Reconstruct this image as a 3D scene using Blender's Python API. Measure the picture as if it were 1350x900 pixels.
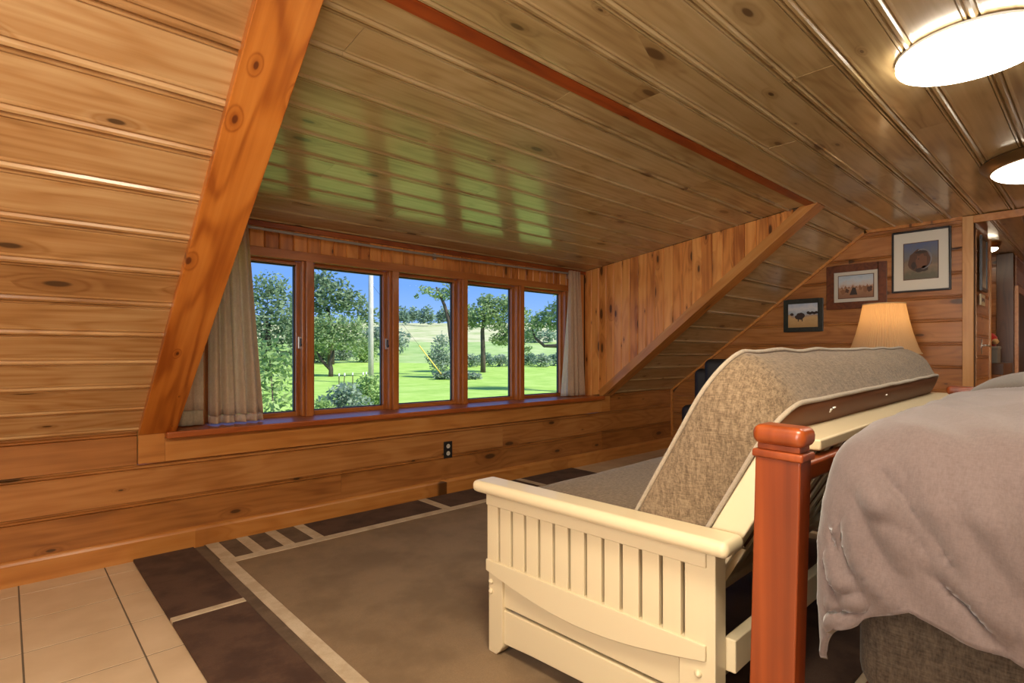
import bpy, bmesh, math, random
from mathutils import Vector, Matrix, noise
from math import sin, cos, pi, sqrt, radians
for o in list(bpy.data.objects): bpy.data.objects.remove(o)
C = bpy.context.scene.collection
random.seed(11)

# ---------------------------------------------------------------- camera
cam = bpy.data.cameras.new('camera'); camo = bpy.data.objects.new('camera', cam); C.objects.link(camo)
camo.location = (0, 0, 1.05); camo.rotation_euler = (pi/2, 0, radians(47.342-90))
cam.sensor_width = 36; cam.lens = 725.35/1350*36; cam.shift_y = 16.66/1350; cam.clip_start = .02; cam.clip_end = 900
bpy.context.scene.camera = camo
# ---------------------------------------------------------------- world, sun, lamps, exposure
W = bpy.data.worlds.new('world'); bpy.context.scene.world = W; W.use_nodes = True
wn = W.node_tree; wn.nodes.clear()
wo = wn.nodes.new('ShaderNodeOutputWorld'); wb = wn.nodes.new('ShaderNodeBackground'); wb.inputs[1].default_value = 1.0
wt = wn.nodes.new('ShaderNodeTexCoord'); wx = wn.nodes.new('ShaderNodeSeparateXYZ'); wr = wn.nodes.new('ShaderNodeValToRGB')
wn.links.new(wt.outputs['Generated'], wx.inputs[0]); wn.links.new(wx.outputs['Z'], wr.inputs[0])
wr.color_ramp.elements[0].position = 0.0; wr.color_ramp.elements[0].color = (.42, .62, 1.0, 1)
wr.color_ramp.elements[1].position = .5; wr.color_ramp.elements[1].color = (.13, .30, .85, 1)
e = wr.color_ramp.elements.new(.12); e.color = (.19, .40, .95, 1)
wno = wn.nodes.new('ShaderNodeTexNoise'); wno.inputs['Scale'].default_value = 3.5; wno.inputs['Detail'].default_value = 6
wm = wn.nodes.new('ShaderNodeMapping'); wm.inputs['Scale'].default_value = (1, 1, 4)
wn.links.new(wt.outputs['Generated'], wm.inputs[0]); wn.links.new(wm.outputs[0], wno.inputs['Vector'])
wc = wn.nodes.new('ShaderNodeValToRGB'); wc.color_ramp.elements[0].position = .66; wc.color_ramp.elements[1].position = .95
wc.color_ramp.elements[0].color = (0, 0, 0, 1); wc.color_ramp.elements[1].color = (.8, .8, .8, 1)
wmx = wn.nodes.new('ShaderNodeMixRGB'); wmx.inputs[2].default_value = (.95, .97, 1, 1)
wn.links.new(wno.outputs[0], wc.inputs[0]); wn.links.new(wc.outputs[0], wmx.inputs[0]); wn.links.new(wr.outputs[0], wmx.inputs[1])
wn.links.new(wmx.outputs[0], wb.inputs[0]); wn.links.new(wb.outputs[0], wo.inputs[0])

def lamp(name, kind, loc, energy, color=(1, 1, 1), size=.5, rot=(0, 0, 0), size_y=None):
    l = bpy.data.lights.new(name, kind); l.energy = energy; l.color = color
    if kind == 'AREA':
        l.shape = 'RECTANGLE' if size_y else 'DISK'; l.size = size
        if size_y: l.size_y = size_y
    elif kind == 'SUN': l.angle = size
    else: l.shadow_soft_size = size
    o = bpy.data.objects.new(name, l); C.objects.link(o); o.location = loc; o.rotation_euler = rot
    return o
lamp('sun', 'SUN', (0, -20, 30), 6.2, (1, .95, .85), radians(6), (radians(48), 0, radians(20)))
# ceiling lamps of the room that hang behind the camera
for x, en in ((.45, 40), (-1.5, 56)): lamp('ceiling_lamp', 'AREA', (x, .22, 2.04), en, (1, .86, .66), .55)
# added soft fill from behind the camera, in place of a bounced flash
lamp('rear_fill', 'AREA', (-1.3, -1.6, 1.35), 7, (1, .92, .80), 1.6, (radians(72), 0, radians(-38)))
lamp('ceiling_fill', 'AREA', (-.4, -.7, 1.35), 42, (1, .97, .92), .9, (radians(165), 0, radians(-40)))  # added fill aimed upward, brightens the boards overhead
lamp('gable_fill', 'AREA', (-3.1, .2, 1.35), 13, (1, .95, .88), 1.1, (pi/2, 0, radians(-84)), 1.2).data.spread = radians(60)  # added fill toward the end wall and cheek; this gable has no window
V = bpy.context.scene.view_settings
V.view_transform = 'Standard'; V.look = 'None'; V.exposure = 0.22; V.gamma = 1; V.use_curve_mapping = False

# ---------------------------------------------------------------- mesh helpers
class MB:
    def __init__(s): s.v = []; s.f = []
    def add(s, vs, fs, M=None):
        b = len(s.v)
        for p in vs: s.v.append(tuple(M @ Vector(p)) if M else tuple(p))
        for f in fs: s.f.append(tuple(i+b for i in f))
    def box(s, a, b, M=None):
        x0, y0, z0 = a; x1, y1, z1 = b
        s.add([(x0,y0,z0),(x1,y0,z0),(x1,y1,z0),(x0,y1,z0),(x0,y0,z1),(x1,y0,z1),(x1,y1,z1),(x0,y1,z1)],
              [(0,3,2,1),(4,5,6,7),(0,1,5,4),(1,2,6,5),(2,3,7,6),(3,0,4,7)], M)
    def prism(s, pts, a, b, M=None):
        """pts: 2d outline; extruded: x from a to b, outline in (y,z)"""
        n = len(pts)
        s.add([(a, p[0], p[1]) for p in pts]+[(b, p[0], p[1]) for p in pts],
              [tuple(range(n))[::-1], tuple(range(n, 2*n))]+[(i, (i+1) % n, n+(i+1) % n, n+i) for i in range(n)], M)
    def lathe(s, prof, n=32, M=None, cap=True):
        k = len(prof); vs = []
        for i in range(n):
            a = 2*pi*i/n
            for r, z in prof: vs.append((r*cos(a), r*sin(a), z))
        fs = []
        for i in range(n):
            j = (i+1) % n
            for m in range(k-1): fs.append((i*k+m, j*k+m, j*k+m+1, i*k+m+1))
        if cap:
            fs.append(tuple(i*k for i in range(n))[::-1]); fs.append(tuple(i*k+k-1 for i in range(n)))
        s.add(vs, fs, M)
    def tube(s, path, r, n=8, closed=False, M=None):
        P = [Vector(p) for p in path]; m = len(P); vs = []; R = r if isinstance(r, (list, tuple)) else [r]*m
        up = Vector((0, 0, 1)); last = None
        for i, p in enumerate(P):
            t = (P[(i+1) % m]-P[i-1]) if closed else (P[min(i+1, m-1)]-P[max(i-1, 0)])
            t.normalize()
            if last is None:
                a = t.cross(up)
                if a.length < .01: a = t.cross(Vector((1, 0, 0)))
            else: a = last - t*last.dot(t)
            a.normalize(); last = a; b = t.cross(a)
            for k in range(n):
                q = 2*pi*k/n; vs.append(p+(a*cos(q)+b*sin(q))*R[i])
        fs = []
        for i in range(m if closed else m-1):
            j = (i+1) % m
            for k in range(n): fs.append((i*n+k, i*n+(k+1) % n, j*n+(k+1) % n, j*n+k))
        if not closed: fs.append(tuple(range(n))[::-1]); fs.append(tuple(range((m-1)*n, m*n)))
        s.add(vs, fs, M)
    def build(s, name, mat, parent=None, smooth=False, bevel=0, seg=2, M=None, sub=0):
        me = bpy.data.meshes.new(name); me.from_pydata(s.v, [], s.f); me.update()
        bm = bmesh.new(); bm.from_mesh(me); bmesh.ops.recalc_face_normals(bm, faces=bm.faces)
        if bevel:
            bmesh.ops.remove_doubles(bm, verts=bm.verts, dist=1e-5)
            bmesh.ops.bevel(bm, geom=[e for e in bm.edges if len(e.link_faces) == 2 and e.calc_face_angle(0) > .5], offset=bevel, segments=seg, profile=.5, affect='EDGES', clamp_overlap=True)
        bm.to_mesh(me); bm.free()
        if mat: me.materials.append(mat)
        if smooth: me.shade_smooth()
        o = bpy.data.objects.new(name, me); C.objects.link(o)
        if smooth == 'auto' or (bevel and smooth):
            try: me.set_sharp_from_angle(angle=radians(40)) if not bevel else None
            except Exception: pass
        if bevel and smooth:
            wnm = o.modifiers.new('weighted_normal', 'WEIGHTED_NORMAL'); wnm.keep_sharp = False; wnm.weight = 90
        if parent: o.parent = parent
        if M is not None: o.matrix_local = M
        if sub:
            md = o.modifiers.new('subsurf', 'SUBSURF'); md.levels = sub; md.render_levels = sub
        return o
def empty(name, loc=(0, 0, 0), rz=0):
    o = bpy.data.objects.new(name, None); C.objects.link(o); o.location = loc; o.rotation_euler = (0, 0, rz); o.empty_display_size = .1
    return o
def tag(o, label, cat, group=None):
    o['label'] = label; o['category'] = cat
    if group: o['group'] = group
    return o
def struct(o, label=None):
    o['kind'] = 'structure'
    if label: o['label'] = label
    return o
def copy_tree(o, parent=None):
    c = o.copy(); C.objects.link(c)
    if parent: c.parent = parent; c.matrix_parent_inverse = o.matrix_parent_inverse.copy()
    for ch in list(o.children): copy_tree(ch, c)
    return c
def frame(o, x, y, z):
    """matrix whose local axes are x, y, z, at o"""
    x, y, z = Vector(x).normalized(), Vector(y).normalized(), Vector(z).normalized()
    return Matrix(((x.x, y.x, z.x, o[0]), (x.y, y.y, z.y, o[1]), (x.z, y.z, z.z, o[2]), (0, 0, 0, 1)))

# ---------------------------------------------------------------- materials
def mat(name):
    m = bpy.data.materials.new(name); m.use_nodes = True
    nt = m.node_tree; b = nt.nodes['Principled BSDF']
    return m, nt, b
def N(nt, t, **k):
    n = nt.nodes.new('ShaderNode'+t)
    for a, v in k.items(): setattr(n, a, v)
    return n
def mth(nt, op, a, b=None, c=None):
    n = N(nt, 'Math', operation=op)
    for i, x in enumerate((a, b, c)):
        if x is None: continue
        if isinstance(x, (int, float)): n.inputs[i].default_value = x
        else: nt.links.new(x, n.inputs[i])
    return n.outputs[0]
def ramp(nt, fac, stops):
    r = N(nt, 'ValToRGB'); els = r.color_ramp.elements
    while len(els) < len(stops): els.new(.5)
    for el, (p, c) in zip(els, stops): el.position = p; el.color = (*c, 1) if len(c) == 3 else c
    if fac is not None: nt.links.new(fac, r.inputs[0])
    return r.outputs[0]
def mix(nt, fac, a, b, mode='MIX'):
    n = N(nt, 'MixRGB', blend_type=mode)
    for i, x in enumerate((fac, a, b)):
        if isinstance(x, (int, float)): n.inputs[i].default_value = x
        elif isinstance(x, tuple): n.inputs[i].default_value = (*x, 1)
        else: nt.links.new(x, n.inputs[i])
    return n.outputs[0]
def maprange(nt, v, a, b, c=0., d=1., smooth=True):
    n = N(nt, 'MapRange'); n.interpolation_type = 'SMOOTHSTEP' if smooth else 'LINEAR'
    nt.links.new(v, n.inputs[0])
    for i, x in enumerate((a, b, c, d)): n.inputs[i+1].default_value = x
    return n.outputs[0]
def bump(nt, b, h, strength=.2, dist=.01):
    n = N(nt, 'Bump'); n.inputs['Strength'].default_value = strength; n.inputs['Distance'].default_value = dist
    nt.links.new(h, n.inputs['Height']); nt.links.new(n.outputs[0], b.inputs['Normal'])
def plain(name, col, rough=.5, metal=0, coat=0, emit=None, es=0):
    m, nt, b = mat(name)
    b.inputs['Base Color'].default_value = (*col, 1); b.inputs['Roughness'].default_value = rough; b.inputs['Metallic'].default_value = metal
    b.inputs['Coat Weight'].default_value = coat
    if emit: b.inputs['Emission Color'].default_value = (*emit, 1); b.inputs['Emission Strength'].default_value = es
    return m
def wood(name, light, mid, dark, rough=.28, knots=.5, kscale=(2.4, 6.5), grain=1.0, vary=.35, axis='x', coat=.0, kdark=(.05, .02, .006), seed=0, ringw=.2, rf=1.0, ks=1.0):
    """pine board; grain runs along the object's own x (or y / z) axis, knots scattered by cells"""
    m, nt, b = mat(name)
    tc = N(nt, 'TexCoord'); oi = N(nt, 'ObjectInfo')
    sep = N(nt, 'SeparateXYZ'); nt.links.new(tc.outputs['Object'], sep.inputs[0])
    order = {'x': (0, 1, 2), 'y': (1, 0, 2), 'z': (2, 0, 1)}[axis]
    X, Y, Z = (sep.outputs[i] for i in order)
    X = mth(nt, 'ADD', X, mth(nt, 'MULTIPLY_ADD', oi.outputs['Random'], 37.0, seed*3.7)); Y = mth(nt, 'ADD', Y, mth(nt, 'MULTIPLY', oi.outputs['Random'], 91.0))
    def vec(sx, sy, sz):
        c = N(nt, 'CombineXYZ')
        for i, (q, s) in enumerate(((X, sx), (Y, sy), (Z, sz))): nt.links.new(mth(nt, 'MULTIPLY', q, s), c.inputs[i])
        return c.outputs[0]
    # knots
    vo = N(nt, 'TexVoronoi'); vo.voronoi_dimensions = '2D'; vo.inputs['Scale'].default_value = 1; nt.links.new(vec(kscale[0], kscale[1], 0), vo.inputs['Vector'])
    vs = N(nt, 'SeparateXYZ'); nt.links.new(vo.outputs['Color'], vs.inputs[0])
    gate = mth(nt, 'LESS_THAN', vs.outputs[0], knots)
    size = mth(nt, 'MULTIPLY_ADD', mth(nt, 'POWER', vs.outputs[1], 1.6), .15*ks, .03*ks)
    d = vo.outputs['Distance']; dn = mth(nt, 'DIVIDE', d, size)
    core = mth(nt, 'MULTIPLY', maprange(nt, dn, .55, 1.0, 1, 0), gate)
    halo = mth(nt, 'MULTIPLY', maprange(nt, dn, .8, 3.2, 1, 0), gate)
    # grain
    n1 = N(nt, 'TexNoise'); n1.inputs['Detail'].default_value = 4; n1.inputs['Scale'].default_value = 1; nt.links.new(vec(1.1, 42, 42), n1.inputs['Vector'])
    n2 = N(nt, 'TexNoise'); n2.inputs['Detail'].default_value = 2; n2.inputs['Scale'].default_value = 1; nt.links.new(vec(.8, 5, 5), n2.inputs['Vector'])
    n3 = N(nt, 'TexNoise'); n3.inputs['Detail'].default_value = 3; n3.inputs['Scale'].default_value = 1; nt.links.new(vec(2.2, 3.4, 3.4), n3.inputs['Vector'])
    ph = mth(nt, 'ADD', mth(nt, 'MULTIPLY', n2.outputs[0], 62.0*grain*rf), mth(nt, 'MULTIPLY', halo, 9.0))
    ring = mth(nt, 'POWER', mth(nt, 'MULTIPLY_ADD', mth(nt, 'SINE', ph), .5, .5), 2.2)
    g = mth(nt, 'ADD', mth(nt, 'MULTIPLY', ring, ringw), mth(nt, 'MULTIPLY_ADD', n1.outputs[0], .8, .02))
    g = mth(nt, 'ADD', g, mth(nt, 'MULTIPLY', mth(nt, 'SUBTRACT', n3.outputs[0], .5), .75))
    g = mth(nt, 'ADD', g, mth(nt, 'MULTIPLY', mth(nt, 'SUBTRACT', oi.outputs['Random'], .5), vary))
    col = ramp(nt, g, [(.15, light), (.5, mid), (.9, dark)])
    col = mix(nt, mth(nt, 'MULTIPLY', halo, .55), col, dark)
    col = mix(nt, mth(nt, 'MULTIPLY', core, .85), col, kdark)
    nt.links.new(col, b.inputs['Base Color'])
    b.inputs['Roughness'].default_value = rough; b.inputs['Coat Weight'].default_value = coat; b.inputs['Coat Roughness'].default_value = .12
    bump(nt, b, mth(nt, 'ADD', mth(nt, 'MULTIPLY', n3.outputs[0], .8), mth(nt, 'MULTIPLY', g, .15)), .12, .006)
    return m
def fabric(name, c1, c2, scale=400, rough=.95, bs=.35, sheen=.2, patch=0, c3=None, translucent=0, slub=0):
    m, nt, b = mat(name)
    tc = N(nt, 'TexCoord'); a = []
    for sc in ((scale, scale*.12, scale), (scale*.12, scale, scale*.35), (scale*.3, scale*.3, scale*.1)):
        mp = N(nt, 'Mapping'); mp.inputs['Scale'].default_value = sc; nt.links.new(tc.outputs['Object'], mp.inputs[0])
        n = N(nt, 'TexNoise'); n.inputs['Scale'].default_value = 1; n.inputs['Detail'].default_value = 2; nt.links.new(mp.outputs[0], n.inputs['Vector']); a.append(n.outputs[0])
    h = mth(nt, 'MULTIPLY', mth(nt, 'ADD', mth(nt, 'ADD', a[0], a[1]), a[2]), .3333)
    col = ramp(nt, h, [(.36, c1), (.62, c2)])
    if patch:
        n = N(nt, 'TexNoise'); n.inputs['Scale'].default_value = patch; n.inputs['Detail'].default_value = 5; n.inputs['Roughness'].default_value = .6; nt.links.new(tc.outputs['Object'], n.inputs['Vector'])
        col = mix(nt, maprange(nt, n.outputs[0], .38, .66), col, c3)
    nt.links.new(col, b.inputs['Base Color']); b.inputs['Roughness'].default_value = rough; b.inputs['Sheen Weight'].default_value = sheen
    b.inputs['Specular IOR Level'].default_value = .2
    bump(nt, b, h, bs, .003)
    if translucent:
        t = N(nt, 'BsdfTranslucent'); nt.links.new(col, t.inputs[0]); ms = N(nt, 'MixShader'); ms.inputs[0].default_value = translucent
        nt.links.new(b.outputs[0], ms.inputs[1]); nt.links.new(t.outputs[0], ms.inputs[2])
        nt.links.new(ms.outputs[0], nt.nodes['Material Output'].inputs[0])
    return m
def glass_mat():
    m, nt, b = mat('window_glass'); nt.nodes.remove(b)
    t = N(nt, 'BsdfTransparent'); t.inputs[0].default_value = (.97, .985, .975, 1); g = N(nt, 'BsdfGlossy'); g.inputs['Roughness'].default_value = .01
    lw = N(nt, 'LayerWeight'); ms = N(nt, 'MixShader'); fr = mth(nt, 'MULTIPLY_ADD', mth(nt, 'POWER', lw.outputs['Facing'], 5.0), .9, 0.0)
    nt.links.new(fr, ms.inputs[0]); nt.links.new(t.outputs[0], ms.inputs[1]); nt.links.new(g.outputs[0], ms.inputs[2])
    nt.links.new(ms.outputs[0], nt.nodes['Material Output'].inputs[0])
    return m

pine_slope = wood('pine_slope', (.62, .40, .19), (.49, .265, .10), (.29, .13, .038), rough=.27, knots=.42, coat=.3)
pine_ceiling = wood('pine_ceiling', (.58, .435, .235), (.47, .335, .158), (.29, .18, .070), rough=.28, knots=.34, coat=.4, vary=.3, kdark=(.10, .05, .02))
pine_wall = wood('pine_wall', (.49, .22, .066), (.39, .153, .038), (.24, .085, .019), rough=.32, knots=.45, coat=.2)
pine_cheek = wood('pine_cheek', (.82, .37, .10), (.70, .27, .062), (.38, .115, .024), rough=.35, knots=.6, kscale=(2.6, 8), vary=.6, coat=.1)
pine_beam = wood('pine_beam', (.66, .25, .045), (.55, .18, .026), (.36, .095, .012), rough=.3, knots=.65, kscale=(3.6, 7), vary=.1, coat=.2, ringw=.42, rf=.8, ks=.5, kdark=(.10, .02, .006))
pine_trim = wood('pine_trim', (.58, .27, .075), (.50, .20, .045), (.34, .12, .024), rough=.3, knots=.25, vary=.25, coat=.2)
pine_sill = wood('pine_sill', (.46, .13, .026), (.36, .088, .015), (.22, .045, .008), rough=.36, knots=.1, vary=.15, coat=.1)
pine_sash = wood('pine_sash', (.52, .19, .045), (.43, .14, .028), (.28, .08, .015), rough=.32, knots=.05, vary=.15, axis='z', coat=.2)
cherry = wood('cherry', (.27, .056, .009), (.18, .032, .005), (.09, .015, .003), rough=.34, knots=.0, vary=.05, axis='z', coat=.1, grain=.5)
dark_wood = wood('dark_wood', (.13, .055, .02), (.09, .035, .012), (.05, .02, .008), rough=.35, knots=0, vary=.1, axis='z')
red_strip = wood('red_strip', (.42, .085, .015), (.33, .06, .01), (.2, .03, .006), rough=.35, knots=.15, vary=.1)
drawer_wood = wood('drawer_wood', (.62, .36, .13), (.55, .28, .09), (.42, .18, .05), rough=.4, knots=.2, axis='y')
backing = plain('backing', (.10, .045, .014), .8)
cream = plain('cream_paint', (.62, .525, .345), .36, coat=.15)
white = plain('white_paint', (.85, .84, .8), .5)
black = plain('black_plastic', (.012, .012, .013), .45)
nickel = plain('nickel', (.55, .53, .5), .28, 1)
bronze = plain('bronze', (.25, .15, .06), .35, .8)
dark_gasket = plain('dark_gasket', (.03, .03, .025), .5)
glass = glass_mat()
# ---------------------------------------------------------------- the room shell
D, EX, ZC, YE, ZK = 3.367, 5.567, 2.135, 1.45, .654      # knee wall, end wall, flat ceiling, ceiling edge, knee height
YW, ZW = 3.56, 1.875                                     # dormer window wall, its ceiling height
XL, XR = .50, 4.42                                       # dormer opening
XA = -3.2                                                # far gable behind the camera
YC = .22                                                 # ridge line; the room is the same on its other side
BEAD = [(0, -.012), (.001, -.001), (.003, .001), (.008, .001), (.0105, -.007), (.013, -.002), (.0185, .0045), (.026, .0045), (.0315, -.002), (.034, -.007), (.0365, .001), (.041, .0012), (.046, 0)]
def profile(w, kind):
    if kind == 'bead': return [(y*1.22, z*1.3) for y, z in BEAD]+[(w-.0015, 0), (w-.0003, -.003), (w, -.0156)]
    if kind == 'top': return [(0, -.012), (.0005, -.001), (.002, 0)]+[(w-y*.72, z*.8) for y, z in BEAD[::-1]]
    return [(0, -.009), (.0003, -.007), (.0065, 0), (w-.0065, 0), (w-.0003, -.007), (w, -.009)]
def plank(parent, M, xa, xb, w, mt, kind='bead', t=.018):
    """one board: local x along it, y across, z out of the wall; xa/xb = (at y=0, at y=w) ends"""
    g = .0006
    pr = profile(w-g, kind); pts = pr+[(w-g, -t), (0, -t)]; n = len(pts); vs = []
    for e in (0, 1):
        a = xa if e == 0 else xb
        for y, z in pts: vs.append((a[0]+(a[1]-a[0])*y/w+(g if e == 0 else -g), y, z))
    fs = [tuple(range(n))[::-1], tuple(range(n, 2*n))]+[(i, (i+1) % n, n+(i+1) % n, n+i) for i in range(n)]
    b = MB(); b.add(vs, fs)
    return b.build('plank', mt, parent, M=M)
def rows(parent, M, y0, y1, pitch, span, mt, kind='bead', joint=None, jog=0.):
    """rows of boards; span(y) -> (start, end) of the surface at height y"""
    y = y0; k = 0
    while y < y1-.012:
        w = min(pitch, y1-y)
        a0, b0 = span(y); a1, b1 = span(y+w)
        cuts = [c for c in (joint(k) if joint else []) if min(a0, a1)+.15 < c < max(b0, b1)-.15]
        ends = [(a0, a1)]+[(c, c) for c in cuts]+[(b0, b1)]
        for i in range(len(ends)-1):
            dz = random.uniform(-.0015, .0012)
            plank(parent, M @ Matrix.Translation((0, y, dz)), ends[i], ends[i+1], w, mt, kind)
        y += w; k += 1
def jitter(spacing, ph): 
    return lambda k: [ph+spacing*i+((k*.37) % 1)*spacing for i in range(-3, 8)]

# floor: tiles near the window are each their own, the rest is one joined part
floor_m = plain('grout', (.15, .115, .08), .9)
m, nt, b = mat('tile'); tile_m = m
tc = N(nt, 'TexCoord'); oi = N(nt, 'ObjectInfo'); n1 = N(nt, 'TexNoise'); n1.inputs['Scale'].default_value = 6; n1.inputs['Detail'].default_value = 6
ad = N(nt, 'VectorMath', operation='ADD'); nt.links.new(tc.outputs['Object'], ad.inputs[0]); nt.links.new(oi.outputs['Location'], ad.inputs[1]); nt.links.new(ad.outputs[0], n1.inputs['Vector'])
nt.links.new(ramp(nt, n1.outputs[0], [(.3, (.57, .43, .275)), (.7, (.66, .52, .355))]), b.inputs['Base Color']); b.inputs['Roughness'].default_value = .42
bump(nt, b, n1.outputs[0], .06, .004)
fb = MB(); fb.box((XA, YC-(D-YC), -.12), (EX+.1, D+.05, -.0013)); floor = struct(fb.build('floor', floor_m))
TP = .315
tb = MB(); tb.box((-TP/2+.0028, -TP/2+.0028, -.010), (TP/2-.0028, TP/2-.0028, 0))
tile0 = None; rest = MB()
for i in range(-11, 19):
    for j in range(-19, 12):
        x0, y0 = .045+TP*i, 2.27+TP*j
        x1, y1 = min(x0+TP, EX), min(y0+TP, D-.001); x0 = max(x0, XA); y0 = max(y0, YC-(D-YC))
        if x1-x0 < .02 or y1-y0 < .02: continue
        cx, cy = (x0+x1)/2, (y0+y1)/2
        if (-1. < cx < .95 and cy > 1.5) or (cx > 3.6 and cy > 2.4):
            if tile0 is None: t = tile0 = tb.build('tile', tile_m, floor, bevel=.0008, seg=1)
            else: t = tile0.copy(); C.objects.link(t); t.parent = floor
            t.location = (cx, cy, 0); t.scale = ((x1-x0)/TP, (y1-y0)/TP, 1)
        else: rest.box((x0+.0028, y0+.0028, -.010), (x1-.0028, y1-.0028, 0))
ro = rest.build('tile_field', tile_m, floor); ro['kind'] = 'stuff'

# knee wall under the window, boards along X
kb = MB(); kb.box((XA, D+.014, -.1), (EX+.1, D+.12, .48)); kb.box((XA, D+.014, .48), (XL, D+.12, ZK+.02)); kb.box((XR-.02, D+.014, .48), (EX+.1, D+.12, ZK+.02))
wall_window = struct(kb.build('wall_window', backing))
MK = frame((0, D, 0), (1, 0, 0), (0, 0, 1), (0, -1, 0))
def kj(k): return [[1.6, 4.3], [-.9, 3.0], [-1.5, 1.128, 4.0], [-.6]][k % 4]
rows(wall_window, MK, .105, .485, .19, lambda y: (XA, EX), pine_wall, 'top', kj)
rows(wall_window, MK, .485, ZK+.004, .19, lambda y: (XA, XL-.004), pine_wall, 'top', lambda k: [-1.3])
rows(wall_window, MK, .485, ZK+.004, .19, lambda y: (XR-.018, EX), pine_wall, 'top', lambda k: [])
bb = MB(); bb.prism([(0, 0), (-.018, 0), (-.018, .095), (-.013, .105), (-.008, .112), (0, .115)], XA, EX-.02)
struct(bb.build('baseboard_window', pine_trim, M=Matrix.Translation((0, D-.0005, 0))))

# main roof slope, left and right of the dormer
SL = sqrt((D-YE)**2+(ZC-ZK)**2); su = Vector((0, YE-D, ZC-ZK))/SL; sn = Vector((0, -(ZC-ZK), -(D-YE)))/SL
MS = frame((0, D, ZK), (1, 0, 0), su, sn)
sb = MB(); sb.box((XA, 0, -.10), (XL+.13, SL, -.014), MS); left_slope = struct(sb.build('ceiling_slope_left', backing), 'sloping board ceiling left of the dormer beam')
rows(left_slope, MS, 0, SL, .1885, lambda y: (XA, XL+.02), pine_slope, 'bead', lambda k: [-.75+((k*.61) % 1)*.5-.9*(k % 2)])
sb = MB(); sb.box((XR-.13, 0, -.10), (EX+.1, SL, -.014), MS); right_slope = struct(sb.build('ceiling_slope_right', backing), 'sloping board ceiling right of the dormer')
rows(right_slope, MS, 0, SL, .205, lambda y: (XR-.02, EX), pine_ceiling, 'bead')
# the same slope on the other side of the ridge, seen only in reflections
YO = YC-(D-YC); YOE = YC-(YE-YC)
MO = frame((0, YO, ZK), (-1, 0, 0), Vector((0, -(su.y), su.z)), Vector((0, -sn.y, sn.z)))
sb = MB(); sb.box((-EX-.1, 0, -.10), (-XA, SL, -.0), MO); struct(sb.build('ceiling_slope_rear', pine_slope))
kb = MB(); kb.box((XA, YO-.1, -.1), (EX+.1, YO, ZK+.06)); struct(kb.build('wall_rear', pine_wall))
gb = MB(); gb.box((XA-.1, YO, -.1), (XA, D+.1, ZC+.3)); struct(gb.build('wall_gable', pine_wall))

# flat ceiling
MC = frame((0, YE, ZC), (1, 0, 0), (0, -1, 0), (0, 0, -1))
cb = MB(); cb.box((XA, 0, -.10), (EX+.1, YE-YOE, -.014), MC); ceiling = struct(cb.build('ceiling', backing))
rows(ceiling, MC, .0, YE-YOE, .188, lambda y: (XA, EX), pine_ceiling, 'bead', jitter(2.6, -.6))
# dormer ceiling
DL = sqrt((YW-YE)**2+(ZC-ZW)**2); du = Vector((0, YE-YW, ZC-ZW))/DL; dn_ = Vector((0, -(ZC-ZW), -(YW-YE)))/DL
MD = frame((0, YW, ZW), (1, 0, 0), du, dn_)
cb = MB(); cb.box((XL, -.2, -.12), (XR+.1, DL, -.014), MD); dceil = struct(cb.build('ceiling_dormer', backing), 'gently sloping board ceiling above the windows')
XI0, XI1 = .645, 4.265                                   # cheeks
rows(dceil, MD, 0, DL, .1935, lambda y: (XI0, XI1), pine_ceiling, 'bead', jitter(2.3, .1))
tb_ = MB(); tb_.box((XL+.05, DL-.040, -.003), (XI1+.02, DL+.016, .008), MD); struct(tb_.build('trim_1', red_strip), 'thin red-brown strip where flat and dormer ceilings meet')

# dormer beams (rafters) on each edge of the opening
def beam(x0, x1, n, t0, label, mt, dp=.10):
    b = MB(); b.box((x0, t0, -dp), (x1, SL+.03, .030), MS)
    # object axes follow the slope so that the grain runs up the beam
    MI = frame((0, D, ZK), su, (-1, 0, 0), sn)
    b2 = MB(); b2.v = [tuple(MI.inverted() @ Vector(v)) for v in b.v]; b2.f = b.f
    o = b2.build(n, mt, bevel=.003, seg=2); o.matrix_world = MI; struct(o, label); return o
beam(XL, .665, 'trim_2', .012, 'broad orange pine beam along the left edge of the dormer', pine_beam)
beam(4.262, XR, 'trim_3', .012, 'pine beam along the right edge of the dormer cheek', pine_trim, .042)

# dormer cheeks: vertical boards
def cheek(name, x, side, label):
    M = frame((x, 0, 0), (0, 0, 1), (0, 1, 0), (side, 0, 0))       # x up, y toward window
    w = struct(MB().build(name, backing), label)
    b = MB(); b.prism([(YE+.06, ZC-.01), (D, ZK+.0), (D+.05, .60), (YW+.08, .60), (YW+.08, ZW+.01)], -.06, -.014); 
    o = b.build('cheek_board', backing, w, M=Matrix.Translation((x, 0, 0)) if side > 0 else Matrix.Translation((x, 0, 0)) @ Matrix.Scale(-1, 4, (1, 0, 0)))
    lo = lambda y: max(.645, ZK+(D-y)*(ZC-ZK)/(D-YE)+.012); hi = lambda y: ZW+(YW-y)*(ZC-ZW)/(YW-YE)-.002
    y = YW-.09
    while y > YE+.12:
        a0, a1 = lo(y), lo(y+.09); b0, b1 = hi(y), hi(y+.09)
        if b0-a0 > .01: plank(w, M @ Matrix.Translation((0, y, random.uniform(-.001, .001))), (a0, a1), (b0, b1), .0895, pine_cheek, 'flat')
        y -= .09
    return w
cheek('wall_cheek_right', XI1, -1, 'triangular dormer cheek of narrow vertical boards')
cheek('wall_cheek_left', XI0, 1, 'left dormer cheek behind the curtain')

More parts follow.
